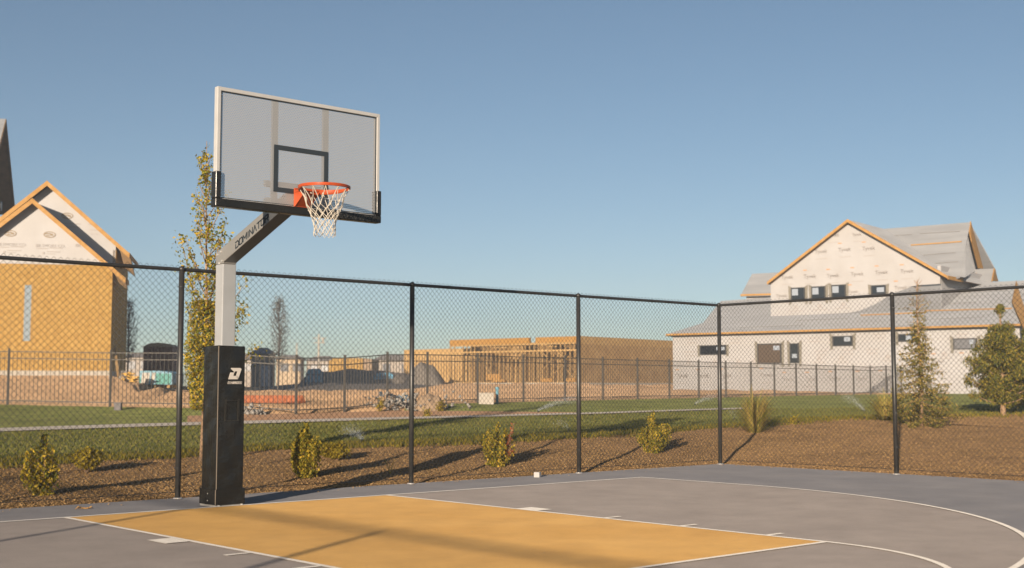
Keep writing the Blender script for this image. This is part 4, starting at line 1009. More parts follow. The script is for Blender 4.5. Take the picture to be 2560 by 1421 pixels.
# windows
def window(fr_, u0, v0, u1, v1, y, parent, glassm='glass', stick=None, ext=(10, 10), mull=False, tape=True):
    x0, z1 = fr_.P(u0, v0, y); x1, z0 = fr_.P(u1, v1, y); 
    m = MB(); w = .05
    for a_, b_ in (((x0-w, z0-w), (x1+w, z0)), ((x0-w, z1), (x1+w, z1+w)), ((x0-w, z0), (x0, z1)), ((x1, z0), (x1+w, z1))):
        panel(m, fr_, [(a_[0], a_[1]), (b_[0], a_[1]), (b_[0], b_[1]), (a_[0], b_[1])], y-.07, .068)
    if mull: xm = (x0+x1)/2; panel(m, fr_, [(xm-.03, z0), (xm+.03, z0), (xm+.03, z1), (xm-.03, z1)], y-.06, .05)
    win = build('window', m, M['wframe'], parent)
    m = MB(); panel(m, fr_, [(x0, z0), (x1, z0), (x1, z1), (x0, z1)], y-.02, .015); build('pane', m, M[glassm], win)
    if stick:
        sx, sz, sw, sh_ = stick; cx = x0+(x1-x0)*sx; cz = z0+(z1-z0)*sz; m = MB(); panel(m, fr_, [(cx-sw, cz-sh_), (cx+sw, cz-sh_), (cx+sw, cz+sh_), (cx-sw, cz+sh_)], y-.026, .004); build('sticker', m, M['sticker'], win)
    if tape:
        k = .024; m = MB()
        for s_, xx in ((-1, x0-w), (1, x1+w)):
            e = ext[0]*k; m.add([fr_.L(xx, y-.012, z0-e), fr_.L(xx+s_*.16, y-.012, z0-e*1.1), fr_.L(xx+s_*.18, y-.012, (z0+z1)/2), fr_.L(xx+s_*.2, y-.012, z1+ext[1]*k), fr_.L(xx, y-.012, z1+ext[1]*k*.5)], [(0, 1, 2, 3, 4)])
            m.add([fr_.L(xx, y-.013, z0-e), fr_.L(xx+s_*.03, y-.05, z0-e), fr_.L(xx+s_*.03, y-.05, z1+e*.5), fr_.L(xx, y-.013, z1+e*.5)], [(0, 1, 2, 3)])
            build('flashing_tape', m, M['tape'], win); m = MB()
    return win
window(W_, 1752, 866, 1814, 885, 0, hW, 'glass', (.8, .65, .28, .1), (6, 3), tape=True)
window(W_, 1896, 862, 1952, 907, 0, hW, 'glassb', (.82, .8, .2, .13))
window(W_, 1977, 861, 1996, 906, 0, hW, 'glass', (.5, .35, .16, .12))
window(W_, 2084, 843, 2130, 863, 0, hW, 'glass', (.75, .7, .18, .13))
window(W_, 2248, 838, 2285, 852, 0, hW, 'glass', (.65, .5, .16, .12))
window(W_, 2386, 849, 2440, 871, 0, hW, 'glassg', (.8, .7, .1, .12))
for u0, v0, u1, v1 in ((1980, 722, 2011, 752), (2031, 719, 2062, 750), (2081, 715, 2113, 746)): window(W_, u0, v0, u1, v1, YW, gw.parent, 'glass', (.25, .7, .2, .2), (9, 8))
window(W_, 2180, 716, 2213, 734, YW, gw.parent, 'glass', (.65, .5, .22, .14), (8, 5))
# wrap printing on the white house
pg = MB(); po = MB()
def tyvek(u, v, y, w=34, mark=True):
    pg, po = MB(), MB()
    x, z = W_.P(u, v, y); x2, _ = W_.P(u+w, v, y); wd = x2-x
    put_text(pg, 'Tyvek', W_.L(x, y-.014, z-.06), W_.a, EZ, wd, bold=.008)
    pg.prism([W_.L(x+.05, y-.014, z-.42), W_.L(x+wd, y-.014, z-.42), W_.L(x+wd, y-.014, z-.38), W_.L(x+.05, y-.014, z-.38)], W_.b*.002)
    if mark: po.prism([W_.L(x-.02, y-.014, z+.40), W_.L(x+.22, y-.014, z+.40), W_.L(x+.22, y-.014, z+.47), W_.L(x-.02, y-.014, z+.47)], W_.b*.002)
    wp = build('printed_word', pg, M['grey_print'], gw if y > 1 else wl)
    if mark: build('printed_mark', po, M['orange_print'], wp)
M['seam'] = mat('wrap_seam_tape', (.46,.44,.42), .5)
for y_, par, zs_, xa_, xb_ in ((0, wl, (1.25, 2.72), .02, xR-.02), (YW, gw, (zf1+1.35,), xg0+.02, xg1-.4)):
    for z_ in zs_:
        m = MB(); panel(m, W_, [(xa_, z_), (xb_, z_), (xb_, z_+.03), (xa_, z_+.03)], y_-.006, .004); build('wrap_seam', m, M['seam'], par)
def band_logo(u, v, y, w=36, tri=True):
    pg = MB()
    x, z = W_.P(u, v, y); x2, _ = W_.P(u+w, v, y); wd = x2-x; c = x+wd/2
    if tri:
        pg.prism([W_.L(c-.18, y-.014, z+.15), W_.L(c+.18, y-.014, z+.15), W_.L(c+.12, y-.014, z+.32), W_.L(c, y-.014, z+.42), W_.L(c-.12, y-.014, z+.32)], W_.b*.002)
    pg.prism([W_.L(x, y-.014, z), W_.L(x+wd, y-.014, z), W_.L(x+wd, y-.014, z+.07), W_.L(x, y-.014, z+.07)], W_.b*.002)
    build('printed_line', pg, M['grey_print'], gw if y > 1 else wl)
for u, v, w in ((2037, 632, 31), (2096, 627, 31), (2156, 624, 31), (1953, 696, 30), (2009, 694, 31), (2067, 692, 31), (2127, 688, 32), (2188, 684, 32), (2251, 681, 33), (2068, 591, 30), (2131, 588, 22), (1940, 742, 28), (2121, 731, 24), (2236, 722, 32)): tyvek(u, v, YW, w, v > 600 and u > 1945)
for u, v in ((1972, 780), (2032, 777), (2090, 773)): band_logo(u, v, YW)
for u, v in ((1715, 850), (1820, 850), (2020, 847), (2185, 838), (1712, 882), (2038, 880), (2105, 878), (2165, 876), (2390, 838)): band_logo(u, v, 0, 30, False); band_logo(u+3, v+9, 0, 26, False)
for u, v in ((1706, 916), (1772, 915), (1830, 915), (1868, 914), (2032, 908), (2088, 907), (2204, 904), (2345, 898), (2410, 897)): band_logo(u, v, 0, 32, True)
for u, v in ((1690, 942), (1742, 942), (1800, 941), (1900, 940), (1957, 950), (2014, 950), (2072, 948), (2140, 948), (2197, 946), (2330, 905), (2400, 903)): tyvek(u, v, 0, 30)
# ---------- framed building in the middle
G = Frame(1445, 957, 91, 0); t_ = math.atan2(-7.8, 9.5); G.a = rt*math.cos(t_)+fh*math.sin(t_); G.b = -rt*math.sin(t_)+fh*math.cos(t_)
hG = thing('framed_building', 'low unfinished building of open timber framing with a golden header beam', 'building', G.O)
LX = G.P(1125, 900)[0]; zt = G.P(1440, 841)[1]; zb1 = zt-.42
mb = MB(); panel(mb, G, [(LX, zb1), (LX*.36, zb1), (LX*.36, zt), (LX, zt)], -.05, .25); panel(mb, G, [(LX*.36+.6, zb1), (0, zb1), (0, zt), (LX*.36+.6, zt)], -.05, .25)
build('header_beam', mb, M['beam'], hG)
st0 = MB(); st0.box((-.022, 0, 0), (.022, .12, zb1-.0)); sd = build('stud', st0, M['lumber'], hG, world=False); ang = math.atan2(G.a[1], G.a[0])
sd.rotation_euler = (0, 0, ang); first = True; g = random.Random(4)
for row, step, sk in ((0, .41, .12), (2.4, .41, .3), (5.0, .82, .2)):
    x = LX+.05
    while x < -.03:
        if g.random() > sk:
            o = sd if first else sd.copy()
            if not first: COL.objects.link(o)
            first = False; o.parent = hG; o.location = tuple(G.a*(x+g.uniform(-.03, .03))+G.b*row)
        x += step
mb = MB(); panel(mb, G, [(LX, .0), (0, .0), (0, .05), (LX, .05)], 0, .12)
for row in (0, 2.4, 5.0): panel(mb, G, [(LX, zb1-.10), (-.06, zb1-.10), (-.06, zb1-.003), (LX, zb1-.003)], row, .12)
panel(mb, G, [(LX, zb1-.62), (-.06, zb1-.62), (-.06, zb1-.5), (LX, zb1-.5)], .01, .1)
build('plate', mb, M['lumber'], hG)
mb = MB()
for x, s_, y in ((LX+.9, 1, -.1), (-2.6, 1, -.1), (-1.2, -1, 1.5), (LX+3, -1, 2.2), (LX+6.5, 1, 2.2)): mb.bar(G.L(x, y, .1), G.L(x+s_*1.9, y, 1.9), .09, .04)
for x in (LX+.6, LX+2.0, -3.4, -1.9): mb.bar(G.L(x, .06, zb1-.6), G.L(x+.7, .06, zb1-1.1), .12, .04)
build('brace', mb, M['lumber'], hG)
mb = MB()
for x0, x1, z0, z1, y in ((LX+3.8, LX+5.2, .2, 1.1, -.15), (-3.2, -2.2, 0.05, .5, -.2), (-1.1, -.5, .05, .5, -.2), (-.45, -.1, .05, .55, -.2), (LX+4.6, LX+5.8, .05, .4, -.4)): panel(mb, G, [(x0, z0), (x1, z0), (x1, z1*.6), (x0, z1*.6)], y, .15)
build('lumber_stack', mb, M['fascia'], hG)
mb = MB(); panel(mb, G, [(LX, .05), (-.15, .05), (-.15, zt-.05), (LX, zt-.05)], 7.2, .12)   # sheathed back wall
for x in (LX+.0, LX+5.5, -3.8): mb.prism([G.L(x, 2.5, .05), G.L(x, 7.1, .05), G.L(x, 7.1, zb1), G.L(x, 2.5, zb1)], G.a*.12)
build('rear_wall', mb, M['osb2'], hG)
LS = 16.
mb = MB(); mb.prism([G.L(0, .13, .0), G.L(0, LS, 0), G.L(0, LS, zt-.55), G.L(0, .13, zt-.55)], -G.a*.12); build('side_wall', mb, M['osb2'], hG)
mb = MB(); mb.prism([G.L(.01, .13, zt-.548), G.L(.01, LS, zt-.548), G.L(.01, LS, zt+.02), G.L(.01, .13, zt+.02)], -G.a*.14); build('side_header', mb, M['lumber'], hG)
mb = MB(); panel(mb, G, [(LX-.3, -.7), (.3, -.7), (.3, -.003), (LX-.3, -.003)], -.3, 17); build('foundation', mb, M['found'], hG)
# plywood wing to its left
xw, zwg = G.P(1040, 860, 3.0)
xw = G.P(1010, 860, 3.0)[0]
mb = MB(); panel(mb, G, [(xw, -.1), (LX-.1, -.1), (LX-.1, zt-.55), (xw, zt-.55)], 3.0, 6)
build('plywood_wing', mb, M['lumber'], hG)
# ---------- site clutter
def gz_(p): return ground_z(p[0], p[1])
def mound(name, label, u0, u1, D, vtop, seed, depth=5., mt='mound', cat='dirt mound', grp=None, ex_=4.5):
    g = random.Random(seed); a = at(u0, 960, D); b = at(u1, 960, D); c = (a+b)/2; c[2] = gz_(c)-.1; L = np.linalg.norm((b-a)[:2])/2; H = zof(vtop, D)-c[2]
    n, m = 40, 16; vs = []; ph = [g.uniform(0, 6) for _ in range(6)]
    for i in range(n+1):
        for j in range(m+1):
            x = -1+2*i/n; y = -1+2*j/m; e = max(0, 1-abs(x)**ex_)*max(0, 1-abs(y)**1.7)
            r = 1+.05*math.sin(x*5+ph[0])+.04*math.sin(x*11+ph[1]+y*3)+.03*math.sin(y*9+ph[2]+x*5)+.015*g.uniform(-1, 1)
            vs.append(c+rt*x*L+fh*y*depth/2+EZ*H*.97*e*r)
    fs = [(i*(m+1)+j, (i+1)*(m+1)+j, (i+1)*(m+1)+j+1, i*(m+1)+j+1) for i in range(n) for j in range(m)]
    o = fast(name, vs, fs, M[mt], None, True); return tag(o, label, cat, grp)
mound('dirt_or_shade_mound', 'long flat-topped soil heap with shade put into its colour, behind the two blue bundles', 748, 1040, 97, 925, 3, 6, 'shadesoil', grp='soil heaps and added shade mounds on the site', ex_=9)  # soil heap, painted dark for the shade lying over it
mound('dirt_or_shade_mound', 'rounded dark heap added as the house shadow on the left end of the framed building', 1006, 1116, 96, 906, 11, 5, 'shadesoil', grp='soil heaps and added shade mounds on the site', ex_=2.2)  # added dome, shaped and darkened like the gable's shadow on the plywood wing
mound('dirt_or_shade_mound', 'broad flat dark sheet added as ground shade below the blue bundles', 640, 1135, 86, 958, 12, 17, 'shadesoil', grp='soil heaps and added shade mounds on the site')  # added dark sheet where the ground only lies in the house's shade
mound('dirt_or_shade_mound', 'low brown ridge of dirt at the foot of the plywood house', -60, 110, 54, 938, 6, 3, 'dirt', grp='soil heaps and added shade mounds on the site')
def crate_box(name, label, cat, u0, u1, v0, v1, D, mt, depth=1.2, grp=None, deg=0, slats=None, top=None, legs=True):
    fr_ = Frame(u0, v1, D, deg); x1, z1 = fr_.P(u1, v0); g0 = ground_z(*fr_.L(x1/2, depth/2, 0)[:2])-fr_.O[2]
    root = thing(name, label, cat, fr_.L(x1/2, depth/2, g0), grp); return root, fr_, x1, z1, g0
# wrapped pallets with banner
r_, f_, x1, z1, g0 = crate_box('wrapped_pallet', 'pallet stack wrapped in teal and white sheeting beside the plywood house', 'pallet', 346, 431, 927, 961, 60, None, 1.4, deg=-8)
mb = MB(); panel(mb, f_, [(0, g0+.12), (x1, g0+.12), (x1, z1-.1), (x1*.6, z1+.0), (0, z1)], 0, 1.4); bevel(build('cover', mb, mat('blue_sheet', (.16,.30,.38), .5, c2=(.22,.38,.45), scale=2), r_), .05)
mb = MB(); 
for a, b in ((.08, .3), (.36, .46)): panel(mb, f_, [(x1*a, g0+.18), (x1*b, g0+.18), (x1*(b+.04), z1-.1), (x1*(a+.03), z1-.1)], -.012, .01)
build('white_panel', mb, M['found'], r_)
mb = MB(); panel(mb, f_, [(x1*.5+.01, g0+.16), (x1*.95, g0+.16), (x1*.97, z1-.15), (x1*.52, z1-.12)], -.012, .01); panel(mb, f_, [(x1*.02, g0+.2), (x1*.07, g0+.2), (x1*.08, z1-.3), (x1*.03, z1-.3)], -.012, .01)
build('teal_panel', mb, mat('teal_print', (.09,.27,.235), .6), r_)
mb = MB(); 
for x in (.05, .45, .85): panel(mb, f_, [(x1*x, g0-.02), (x1*x+.12, g0-.02), (x1*x+.12, g0+.118), (x1*x, g0+.118)], .0, 1.4)
build('skid', mb, M['lumber'], r_)
# yellow scrap pile
q = at(322, 955, 58); q[2] = gz_(q); r_ = thing('scrap_pile', 'tumbled pile of yellow boards and scraps at the corner of the plywood house', 'scrap pile', q); g = random.Random(12)
M['yellow'] = mat('yellow_board', (.62,.36,.06), .7, c2=(.70,.42,.10), scale=6)
mb = MB(); m2 = MB()
for k in range(26):
    c = q+rt*g.uniform(-.38, .38)+fh*g.uniform(-.3, .3)+EZ*(.08+.5*g.random()*(1-.5*g.random())); d = np.array([g.gauss(0, 1), g.gauss(0, 1), g.gauss(0, .4)]); d /= np.linalg.norm(d)
    (mb if k % 4 else m2).bar(c-d*g.uniform(.1, .25), c+d*.2, .14, .05)
build('yellow_boards', mb, M['yellow'], r_); build('pale_scraps', m2, M['rock'], r_)
# leaning boards at the corner
q = at(288, 950, 60); q[2] = gz_(q); r_ = thing('leaning_board', 'tall board leaning against the shaded corner of the plywood house', 'board', q)
mb = MB(); mb.bar(q+rt*.15, A.L(.08, 1.0, 0)*np.array([1, 1, 0])+EZ*(zof(868, 61)), .12, .04); build('plank', mb, M['osb2'], r_)
# white-topped stake and grey valve box
q = at(275, 990, 35.3); q[2] = gz_(q); tt = MB(); tt.tube([q-EZ*.1, q+EZ*.78], .016, 8); r_ = thing('marker_stake', 'thin stake with a white cap in front of the plywood house corner', 'stake', q); build('stake', tt, M['galv'], r_)
tt = MB(); tt.lathe(q+EZ*.74, [(.04, 0), (.045, .04), (.04, .09), (.02, .11)], 10); build('cap', tt, M['wrap'], r_)
q = at(295, 1031, 33.); q[2] = gz_(q); r_ = thing('valve_box', 'small grey utility box on the lawn edge by the picket fence', 'utility box', q)
tt = MB(); tt.obox(q+EZ*.09, rt, fh, EZ, .09, .07, .10); bevel(build('housing', tt, M['greyplastic'] if 'greyplastic' in M else mat('grey_plastic', (.13,.12,.12), .6), r_), .01)
tt = MB(); tt.obox(q+EZ*.20, rt, fh, EZ, .10, .08, .012); build('lid', tt, bpy.data.materials.get('grey_plastic'), r_)
# orange barrier
a_ = at(600, 985, 43); b_ = at(757, 992, 40.5); a_[2] = gz_(a_); b_[2] = gz_(b_)
r_ = thing('orange_barrier', 'long low orange barrier lying on the dirt right of the padded pole', 'barrier', (a_+b_)/2)
M['barrier'] = mat('barrier_orange', (.36,.11,.045), .7, c2=(.43,.15,.07), scale=3)
nseg = 4
for k in range(nseg):
    p = a_+(b_-a_)*(k+.02)/nseg; q = a_+(b_-a_)*(k+.98)/nseg; d = (q-p)/np.linalg.norm(q-p); s_ = np.cross(d, EZ); mb = MB()
    mb.prism([p-s_*.16, p+s_*.16, p+s_*.12+EZ*.05, p+s_*.05+EZ*.25, p-s_*.05+EZ*.25, p-s_*.12+EZ*.05], q-p); bevel(build('section', mb, M['barrier'], r_), .015)
# rocks
def rocks(name, label, u, v, D, wd, n, seed, cat='rock pile', mt='rock', hmul=1., grp=None, smin=.03, smax=.09):
    g = random.Random(seed); q = at(u, v, D); q[2] = gz_(q); vs = []; fs = []
    for k in range(n):
        c = q+rt*g.gauss(0, wd/2)+fh*g.gauss(0, wd/4); c[2] = gz_(c)+.03+abs(g.gauss(0, .10))*hmul; s = g.uniform(smin, smax); o_ = len(vs)
        for i in range(6):
            d = [(1,0,0),(-1,0,0),(0,1,0),(0,-1,0),(0,0,1),(0,0,-1)][i]; vs.append(c+np.array(d)*s*g.uniform(.6, 1.3)+np.array([g.gauss(0, .2*s) for _ in range(3)]))
        fs += [tuple(o_+i for i in f) for f in ((0,2,4),(2,1,4),(1,3,4),(3,0,4),(2,0,5),(1,2,5),(3,1,5),(0,3,5))]
    return tag(fast(name, vs, fs, M[mt]), label, cat, grp)
rocks('rock_pile', 'little heap of white stones beside the padded pole, in front of the orange barrier', 634, 1030, 32.2, .38, 34, 1)
_rb = rocks('rubble_heap', 'heap of pale broken rubble at the picket fence left of the utility cabinet', 1035, 1012, 35.2, 1.3, 260, 2, hmul=1.6, smin=.02, smax=.07); _rb['kind'] = 'stuff'
q = at(1075, 1010, 35.5); mound('dirt_or_shade_mound', 'small dark heap of soil among the rubble by the picket fence', 1035, 1115, 35.0, 985, 9, 1.2, grp='soil heaps and added shade mounds on the site')
# blue and white scrap standing on rubble
q = at(1000, 1005, 35.8); q[2] = gz_(q); r_ = thing('rubbish_heap', 'blue and white rubbish piled against the picket fence beside the rubble', 'rubbish', q); g = random.Random(8)
mb = MB(); m2 = MB()
for k in range(46):
    c = q+rt*g.gauss(0, .2)+fh*g.uniform(-.15, .15)+EZ*g.uniform(.02, .42)*(1-.4*g.random()); d = np.array([g.gauss(0, 1), g.gauss(0, 1), g.gauss(0, 1)]); d /= np.linalg.norm(d)
    (mb if k % 2 else m2).bar(c-d*.06, c+d*.07, .09, .03)
build('blue_scraps', mb, mat('blue_scrap', (.10,.17,.24), .6), r_); build('white_scraps', m2, M['found'], r_)
# cabinet, blue pipe
q = at(1216, 1012, 38.3); q[2] = gz_(q); r_ = thing('utility_cabinet', 'pale grey utility cabinet on the lawn in front of the framed building', 'utility cabinet', q)
mb = MB(); mb.obox(q+EZ*.16, rt, fh, EZ, .225, .16, .17); bevel(build('housing', mb, M['found'], r_), .012)
mb = MB(); mb.obox(q+EZ*.335, rt, fh, EZ, .24, .175, .012); build('lid', mb, M['found'], r_)
q = at(1243, 1007, 38.6); q[2] = gz_(q); r_ = thing('blue_pipe', 'upright blue pipe beside the pale utility cabinet', 'pipe', q); mb = MB(); mb.tube([q-EZ*.05, q+EZ*.50], .045, 10)
M['bluep'] = mat('blue_plastic', (.13,.30,.38), .5); build('riser', mb, M['bluep'], r_, True); mb = MB(); mb.tube([q+EZ*.44, q+EZ*.52], .055, 10); build('coupling', mb, M['bluep'], r_)
# tarpaulin-wrapped bundles
M['tarp'] = mat('blue_tarp', (.07,.24,.38), .5, c2=(.12,.33,.48), scale=3, bump=.6, bscale=4)
for u0, u1, v0, v1, D, lab in ((762, 806, 922, 962, 88, 'left blue tarpaulin-wrapped bundle standing against the long soil heap'), (932, 985, 932, 963, 95, 'right blue tarpaulin-wrapped bundle lying against the long soil heap')):
    r_, f_, x1, z1, g0 = crate_box('tarp_bundle', lab, 'bundle', u0, u1, v0, v1, D, None, 1., 'blue wrapped bundles', deg=5)
    mb = MB(); panel(mb, f_, [(0, g0), (x1, g0), (x1*.97, z1*.8), (x1*.8, z1), (x1*.2, z1*.97), (.05, z1*.7)], 0, 1.); bevel(build('cover', mb, M['tarp'], r_), .04)
    mb = MB(); panel(mb, f_, [(x1*.45, g0+.02), (x1*.58, g0+.02), (x1*.56, z1*.96), (x1*.47, z1*.96)], -.012, .01); build('pale_strip', mb, M['sticker'], r_)
    mb = MB()
    for zz in (.3, .7): panel(mb, f_, [(x1*.02, g0+(z1-g0)*zz-.02), (x1*.97, g0+(z1-g0)*zz-.02), (x1*.97, g0+(z1-g0)*zz+.02), (x1*.02, g0+(z1-g0)*zz+.02)], -.016, .004)
    build('strap', mb, M['black'], r_)
# red container
r_, f_, x1, z1, g0 = crate_box('storage_container', 'dark red storage container beyond the picket fence left of the tree', 'container', 357, 431, 864, 932, 82, None, 3.0, deg=4)
M['redc'] = mat('container_red', (.13,.045,.03), .6, c2=(.17,.06,.04), scale=2)
mb = MB(); panel(mb, f_, [(0, g0), (x1, g0), (x1, z1-.1), (0, z1-.1)], 0, 3.0)
for k in range(14): x = x1*(k+.25)/14; panel(mb, f_, [(x, g0+.1), (x+x1/28, g0+.1), (x+x1/28, z1-.15), (x, z1-.15)], -.04, .035)
build('body', mb, M['redc'], r_)
mb = MB(); panel(mb, f_, [(-.05, z1-.097), (x1+.05, z1-.097), (x1*.8, z1+.12), (x1*.5, z1+.18), (x1*.2, z1+.12)], -.06, 3.1); build('roof', mb, M['mound'], r_)
# grey hip-roofed shed
r_, f_, x1, z1, g0 = crate_box('small_house', 'small grey hip-roofed house under construction beyond the orange barrier', 'house', 628, 682, 885, 955, 98, None, 3.0, deg=8)
M['greyw'] = mat('grey_siding', (.16,.15,.14), .8, c2=(.2,.19,.18), scale=3)
mb = MB(); panel(mb, f_, [(0, g0), (x1, g0), (x1, z1), (0, z1)], 0, 4.0); wl_ = build('wall', mb, M['greyw'], r_)
hz = z1+zof(0, 98)-zof(17, 98); ap = [f_.L(x1*.3, 1.8, hz), f_.L(x1*.7, 1.8, hz)]; cr = [f_.L(-.3, -.3, z1), f_.L(x1+.3, -.3, z1), f_.L(x1+.3, 4.3, z1), f_.L(-.3, 4.3, z1)]
mb = MB(); mb.add(cr+ap, [(0, 1, 5, 4), (1, 2, 5), (2, 3, 4, 5), (3, 0, 4), (3, 2, 1, 0)]); build('roof', mb, mat('slate_roof', (.13,.15,.18), .7), r_)
dx0, dz1 = f_.P(652, 915); dx1, dz0 = f_.P(676, 952); mb = MB(); panel(mb, f_, [(dx0, g0+.05), (dx1, g0+.05), (dx1, dz1), (dx0, dz1)], -.05, .045); build('door', mb, M['sticker'], r_)
mb = MB(); 
for x in (.15, .42, .8): panel(mb, f_, [(x1*x, z1-.5), (x1*x+.3, z1-.5), (x1*x+.3, z1-.15), (x1*x, z1-.15)], -.03, .028)
build('upper_window', mb, M['glass'], r_)
# stacked sheathing / distant frames
def far_house(u0, u1, veave, vridge, D, wallm, roofm, label, deg=0, grp='distant houses on the skyline'):
    fr_ = Frame(u0, 960, D, deg); x1 = fr_.P(u1, 900)[0]; ze = fr_.P(u0, veave)[1]; zr_ = fr_.P(u0, vridge)[1]; g0 = ground_z(*fr_.L(x1/2, 4, 0)[:2])-fr_.O[2]-.3
    root = thing('distant_house', label, 'house', fr_.L(x1/2, 4, g0), grp)
    mb = MB(); panel(mb, fr_, [(0, g0), (x1, g0), (x1, ze), (0, ze)], 0, 8); build('wall', mb, wallm, root)
    mb = MB(); e = .5; c = [fr_.L(-e, -e, ze+.003), fr_.L(x1+e, -e, ze+.003), fr_.L(x1+e, 8+e, ze+.003), fr_.L(-e, 8+e, ze+.003), fr_.L(x1*.2, 4, zr_), fr_.L(x1*.8, 4, zr_)]
    mb.add(c, [(0, 1, 5, 4), (1, 2, 5), (2, 3, 4, 5), (3, 0, 4), (3, 2, 1, 0)]); build('roof', mb, roofm, root)
    mb = MB(); n = max(2, int(x1/4))
    for k in range(n): x = x1*(k+.35)/n; panel(mb, fr_, [(x, ze-1.7), (x+1.1, ze-1.7), (x+1.1, ze-.6), (x, ze-.6)], -.04, .038)
    build('window', mb, M['glassg'], root)
M['beige'] = mat('beige_stucco', (.36,.31,.26), .9, c2=(.42,.36,.30), scale=1); M['tan'] = mat('tan_roof', (.28,.24,.21), .9, c2=(.33,.29,.25), scale=1)
M['sand'] = mat('sand_stucco', (.50,.38,.25), .9)
far_house(560, 634, 900, 882, 190, M['beige'], M['tan'], 'distant beige house just right of the padded pole')
far_house(690, 752, 898, 886, 175, M['sand'], M['tan'], 'distant sandy house seen through the picket fence left of the utility pole', 6)
far_house(766, 822, 902, 889, 210, M['beige'], M['tan'], 'distant beige house left of the stacked plywood frame', -5)
far_house(940, 1035, 900, 884, 185, M['beige'], M['tan'], 'distant pale house between the plywood block and the framed building', 5)
far_house(308, 372, 893, 880, 180, M['beige'], M['tan'], 'distant pale house seen between the plywood house and the red container', 3)
r_, f_, x1, z1, g0 = crate_box('plywood_block', 'low block of golden plywood walls on the skyline behind the soil heap', 'building', 822, 907, 896, 930, 150, None, 5., deg=-6)
mb = MB(); panel(mb, f_, [(0, g0), (x1, g0), (x1, z1), (x1*.12, z1), (0, z1-.35)], 0, 5.); build('wall', mb, M['osb'], r_)
mb = MB(); 
for x in (.35, .5, .68, .85): panel(mb, f_, [(x1*x, z1-1.1), (x1*x+.06, z1-1.1), (x1*x+.06, z1+.1), (x1*x, z1+.1)], -.03, .1)
build('stud', mb, M['lumber'], r_)
mb = MB(); panel(mb, f_, [(x1+.01, g0), (x1+1., g0), (x1+1., z1-.1), (x1+.01, z1-.05)], .3, 4.); build('brown_annex', mb, M['mound'], r_)
# utility poles
for u, vt, vb, D, lab in ((796, 836, 930, 150, 'pale utility pole with crossarms on the skyline'), (741, 858, 930, 170, 'short pale pole rising behind the picket fence post')):
    q = at(u, vb, D); q[2] = gz_(q); zt_ = zof(vt, D); r_ = thing('utility_pole', lab, 'utility pole', q, 'poles on the skyline'); mb = MB(); mb.tube([q-EZ*.2, q*np.array([1, 1, 0])+EZ*zt_], [.16, .10], 8); build('pole', mb, M['found'], r_)
    if D == 150:
        mb = MB()
        for dz, w in ((.45, .9), (1.0, .75)): c = q*np.array([1, 1, 0])+EZ*(zt_-dz); mb.bar(c-rt*w*.8, c+rt*w, .12, .1)
        c = q*np.array([1, 1, 0])+EZ*(zt_-.8)+rt*.5; mb.tube([c-EZ*.3, c+EZ*.3], .14, 8); build('crossarm', mb, M['found'], r_)
# weeds along the picket fence
def weed(u, v, D, h, label, seed):
    g = random.Random(seed); q = at(u, v, D); q[2] = gz_(q); r_ = thing('weed', label, 'weed', q, 'weeds by the picket fence'); st = MB(); LP = []
    for k in range(9):
        a = g.uniform(0, 6.28); tip = q+np.array([math.cos(a)*h*.5*g.random(), math.sin(a)*h*.5*g.random(), h*g.uniform(.5, 1)]); st.tube([q, tip], .006, 4)
        for i in range(28): t = g.random(); LP.append(q+(tip-q)*t+np.array([g.gauss(0, .035) for _ in range(3)]))
    build('stem', st, M['bark'], r_); leaves('foliage', LP, .055, M['lowshrub'], r_)
weed(948, 1012, 34.5, .40, 'leafy weed at the picket fence left of the blue rubbish', 1); weed(1100, 1023, 34.2, .34, 'yellowing weed in front of the rubble heap', 2)
weed(1068, 1058, 31.5, .2, 'small green weed at the path edge right of a court fence post', 3); weed(1985, 1062, 27.0, .15, 'tiny weed at the mulch edge right of the dry grass clump', 4)
# sprinkler sprays on the lawn
M['spray'] = mat('water_spray', (.75,.80,.86), .3, trans=.5)
def spray(u, v, du, dv, label, seed, n=500, D0=None):
    g = random.Random(seed); b, D = base_at(u, v, D=D0); root = thing('sprinkler', label, 'sprinkler', b, 'lawn sprinklers')
    mb = MB(); mb.tube([b-EZ*.02, b+EZ*.07], .018, 8); build('head', mb, M['black'], root)
    end = at(u+du, v-dv, D)-b; P = []
    for k in range(n):
        t = g.random(); p = b+EZ*.07+end*t+EZ*(.05*math.sin(t*3.1)); s = .02+.10*t; P.append(p+np.array([g.gauss(0, s), g.gauss(0, s), g.gauss(0, s*.6)]))
    tag(leaves('water_spray', P, .008, M['spray'], root, .8), kind='stuff')
spray(905, 1108, -38, 22, 'lawn sprinkler spraying near the mulch edge right of the low golden shrub', 1, 1400)
spray(1422, 1082, -32, 20, 'lawn sprinkler spraying left of the third fence post from the hoop', 2, 400)
spray(1345, 1035, 95, 30, 'lawn sprinkler throwing a pale jet beside the path', 3, 3200, D0=33.5)
spray(1738, 1022, 55, 24, 'lawn sprinkler throwing a jet left of the court corner post', 4, 1800, D0=40)
spray(2160, 1030, -50, 34, 'lawn sprinkler throwing a jet left of the golden grass clump', 5, 1800, D0=33)
spray(1835, 1045, -6, 8, 'small lawn sprinkler just left of the dry grass clump', 6, 200, D0=29)
hz_ = MB(); hz_.box((-90, -60, -9), (260, 260, 30)); hzo = build('haze', hz_, None); hzo['kind'] = 'stuff'
hm = bpy.data.materials.new('haze'); hm.use_nodes = True; hn = hm.node_tree; hn.nodes.clear(); ho = hn.nodes.new('ShaderNodeOutputMaterial'); hv = hn.nodes.new('ShaderNodeVolumePrincipled')
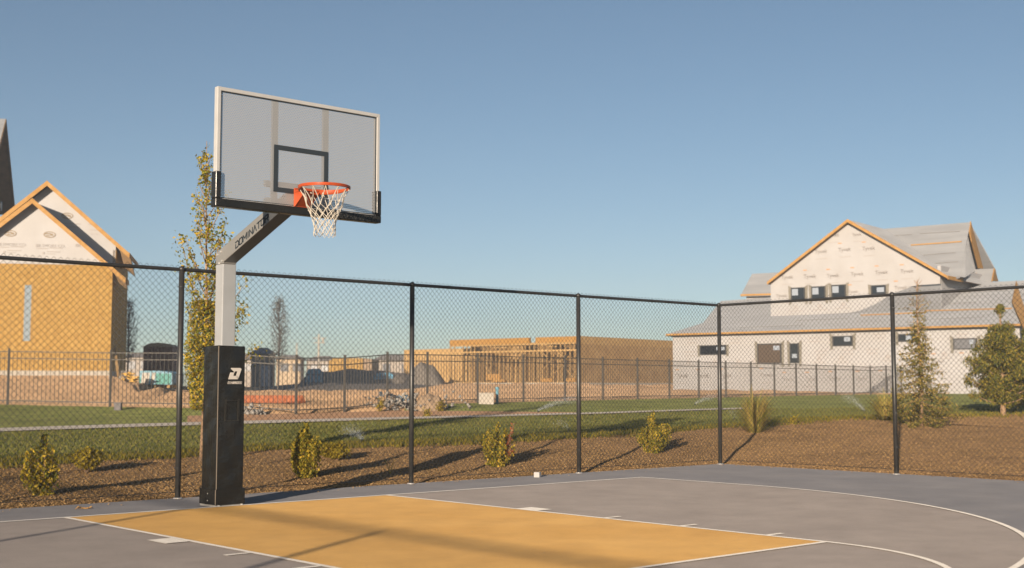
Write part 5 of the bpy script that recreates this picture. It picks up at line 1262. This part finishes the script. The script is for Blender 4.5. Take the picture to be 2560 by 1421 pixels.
hv.inputs['Color'].default_value = (.80, .88, 1., 1); hv.inputs['Density'].default_value = .0012; hv.inputs['Anisotropy'].default_value = .0; hn.links.new(hv.outputs[0], ho.inputs['Volume']); hzo.data.materials.append(hm)
# ------------------------------------------------------------------ light, sky, camera
SA, SE = math.radians(31.), math.radians(10.5)
tdir = Vector((math.cos(SA)*math.cos(SE), math.sin(SA)*math.cos(SE), -math.sin(SE)))
sun = bpy.data.lights.new('sun', 'SUN'); sun.energy = 5.0; sun.angle = math.radians(.55); sun.color = (1., .83, .64)
so = bpy.data.objects.new('sun', sun); COL.objects.link(so); so.rotation_euler = tdir.to_track_quat('-Z', 'Y').to_euler(); so.location = (-20, -20, 20)
w = bpy.data.worlds.new('World'); S.world = w; w.use_nodes = True; nt = w.node_tree; bg = nt.nodes['Background']
sk = nt.nodes.new('ShaderNodeTexSky'); sk.sky_type = 'NISHITA'; sk.sun_disc = False; sk.sun_elevation = SE
sk.sun_rotation = math.atan2(-tdir.x, -tdir.y); sk.air_density = .88; sk.dust_density = 2.6; sk.ozone_density = 1.25; sk.altitude = 2200
hs = nt.nodes.new('ShaderNodeHueSaturation'); hs.inputs['Saturation'].default_value = 1.02; hs.inputs['Hue'].default_value = .494; nt.links.new(sk.outputs[0], hs.inputs['Color']); nt.links.new(hs.outputs[0], bg.inputs[0]); bg.inputs[1].default_value = .0625
cam = bpy.data.cameras.new('camera'); co = bpy.data.objects.new('camera', cam); COL.objects.link(co); co.location = tuple(C)
cam.sensor_width = 36; cam.lens = F/2560*36; cam.clip_end = 9000; cam.clip_start = .1
co.rotation_euler = Vector(tuple(fw)).to_track_quat('-Z', 'Y').to_euler(); S.camera = co
cam.dof.use_dof = True; cam.dof.focus_distance = 14.; cam.dof.aperture_fstop = 2.8
S.view_settings.view_transform = 'Standard'; S.view_settings.look = 'None'; S.view_settings.exposure = .70; S.view_settings.gamma = 1
S.cycles.use_denoising = True
S.cycles.transparent_max_bounces = 12; S.cycles.max_bounces = 6
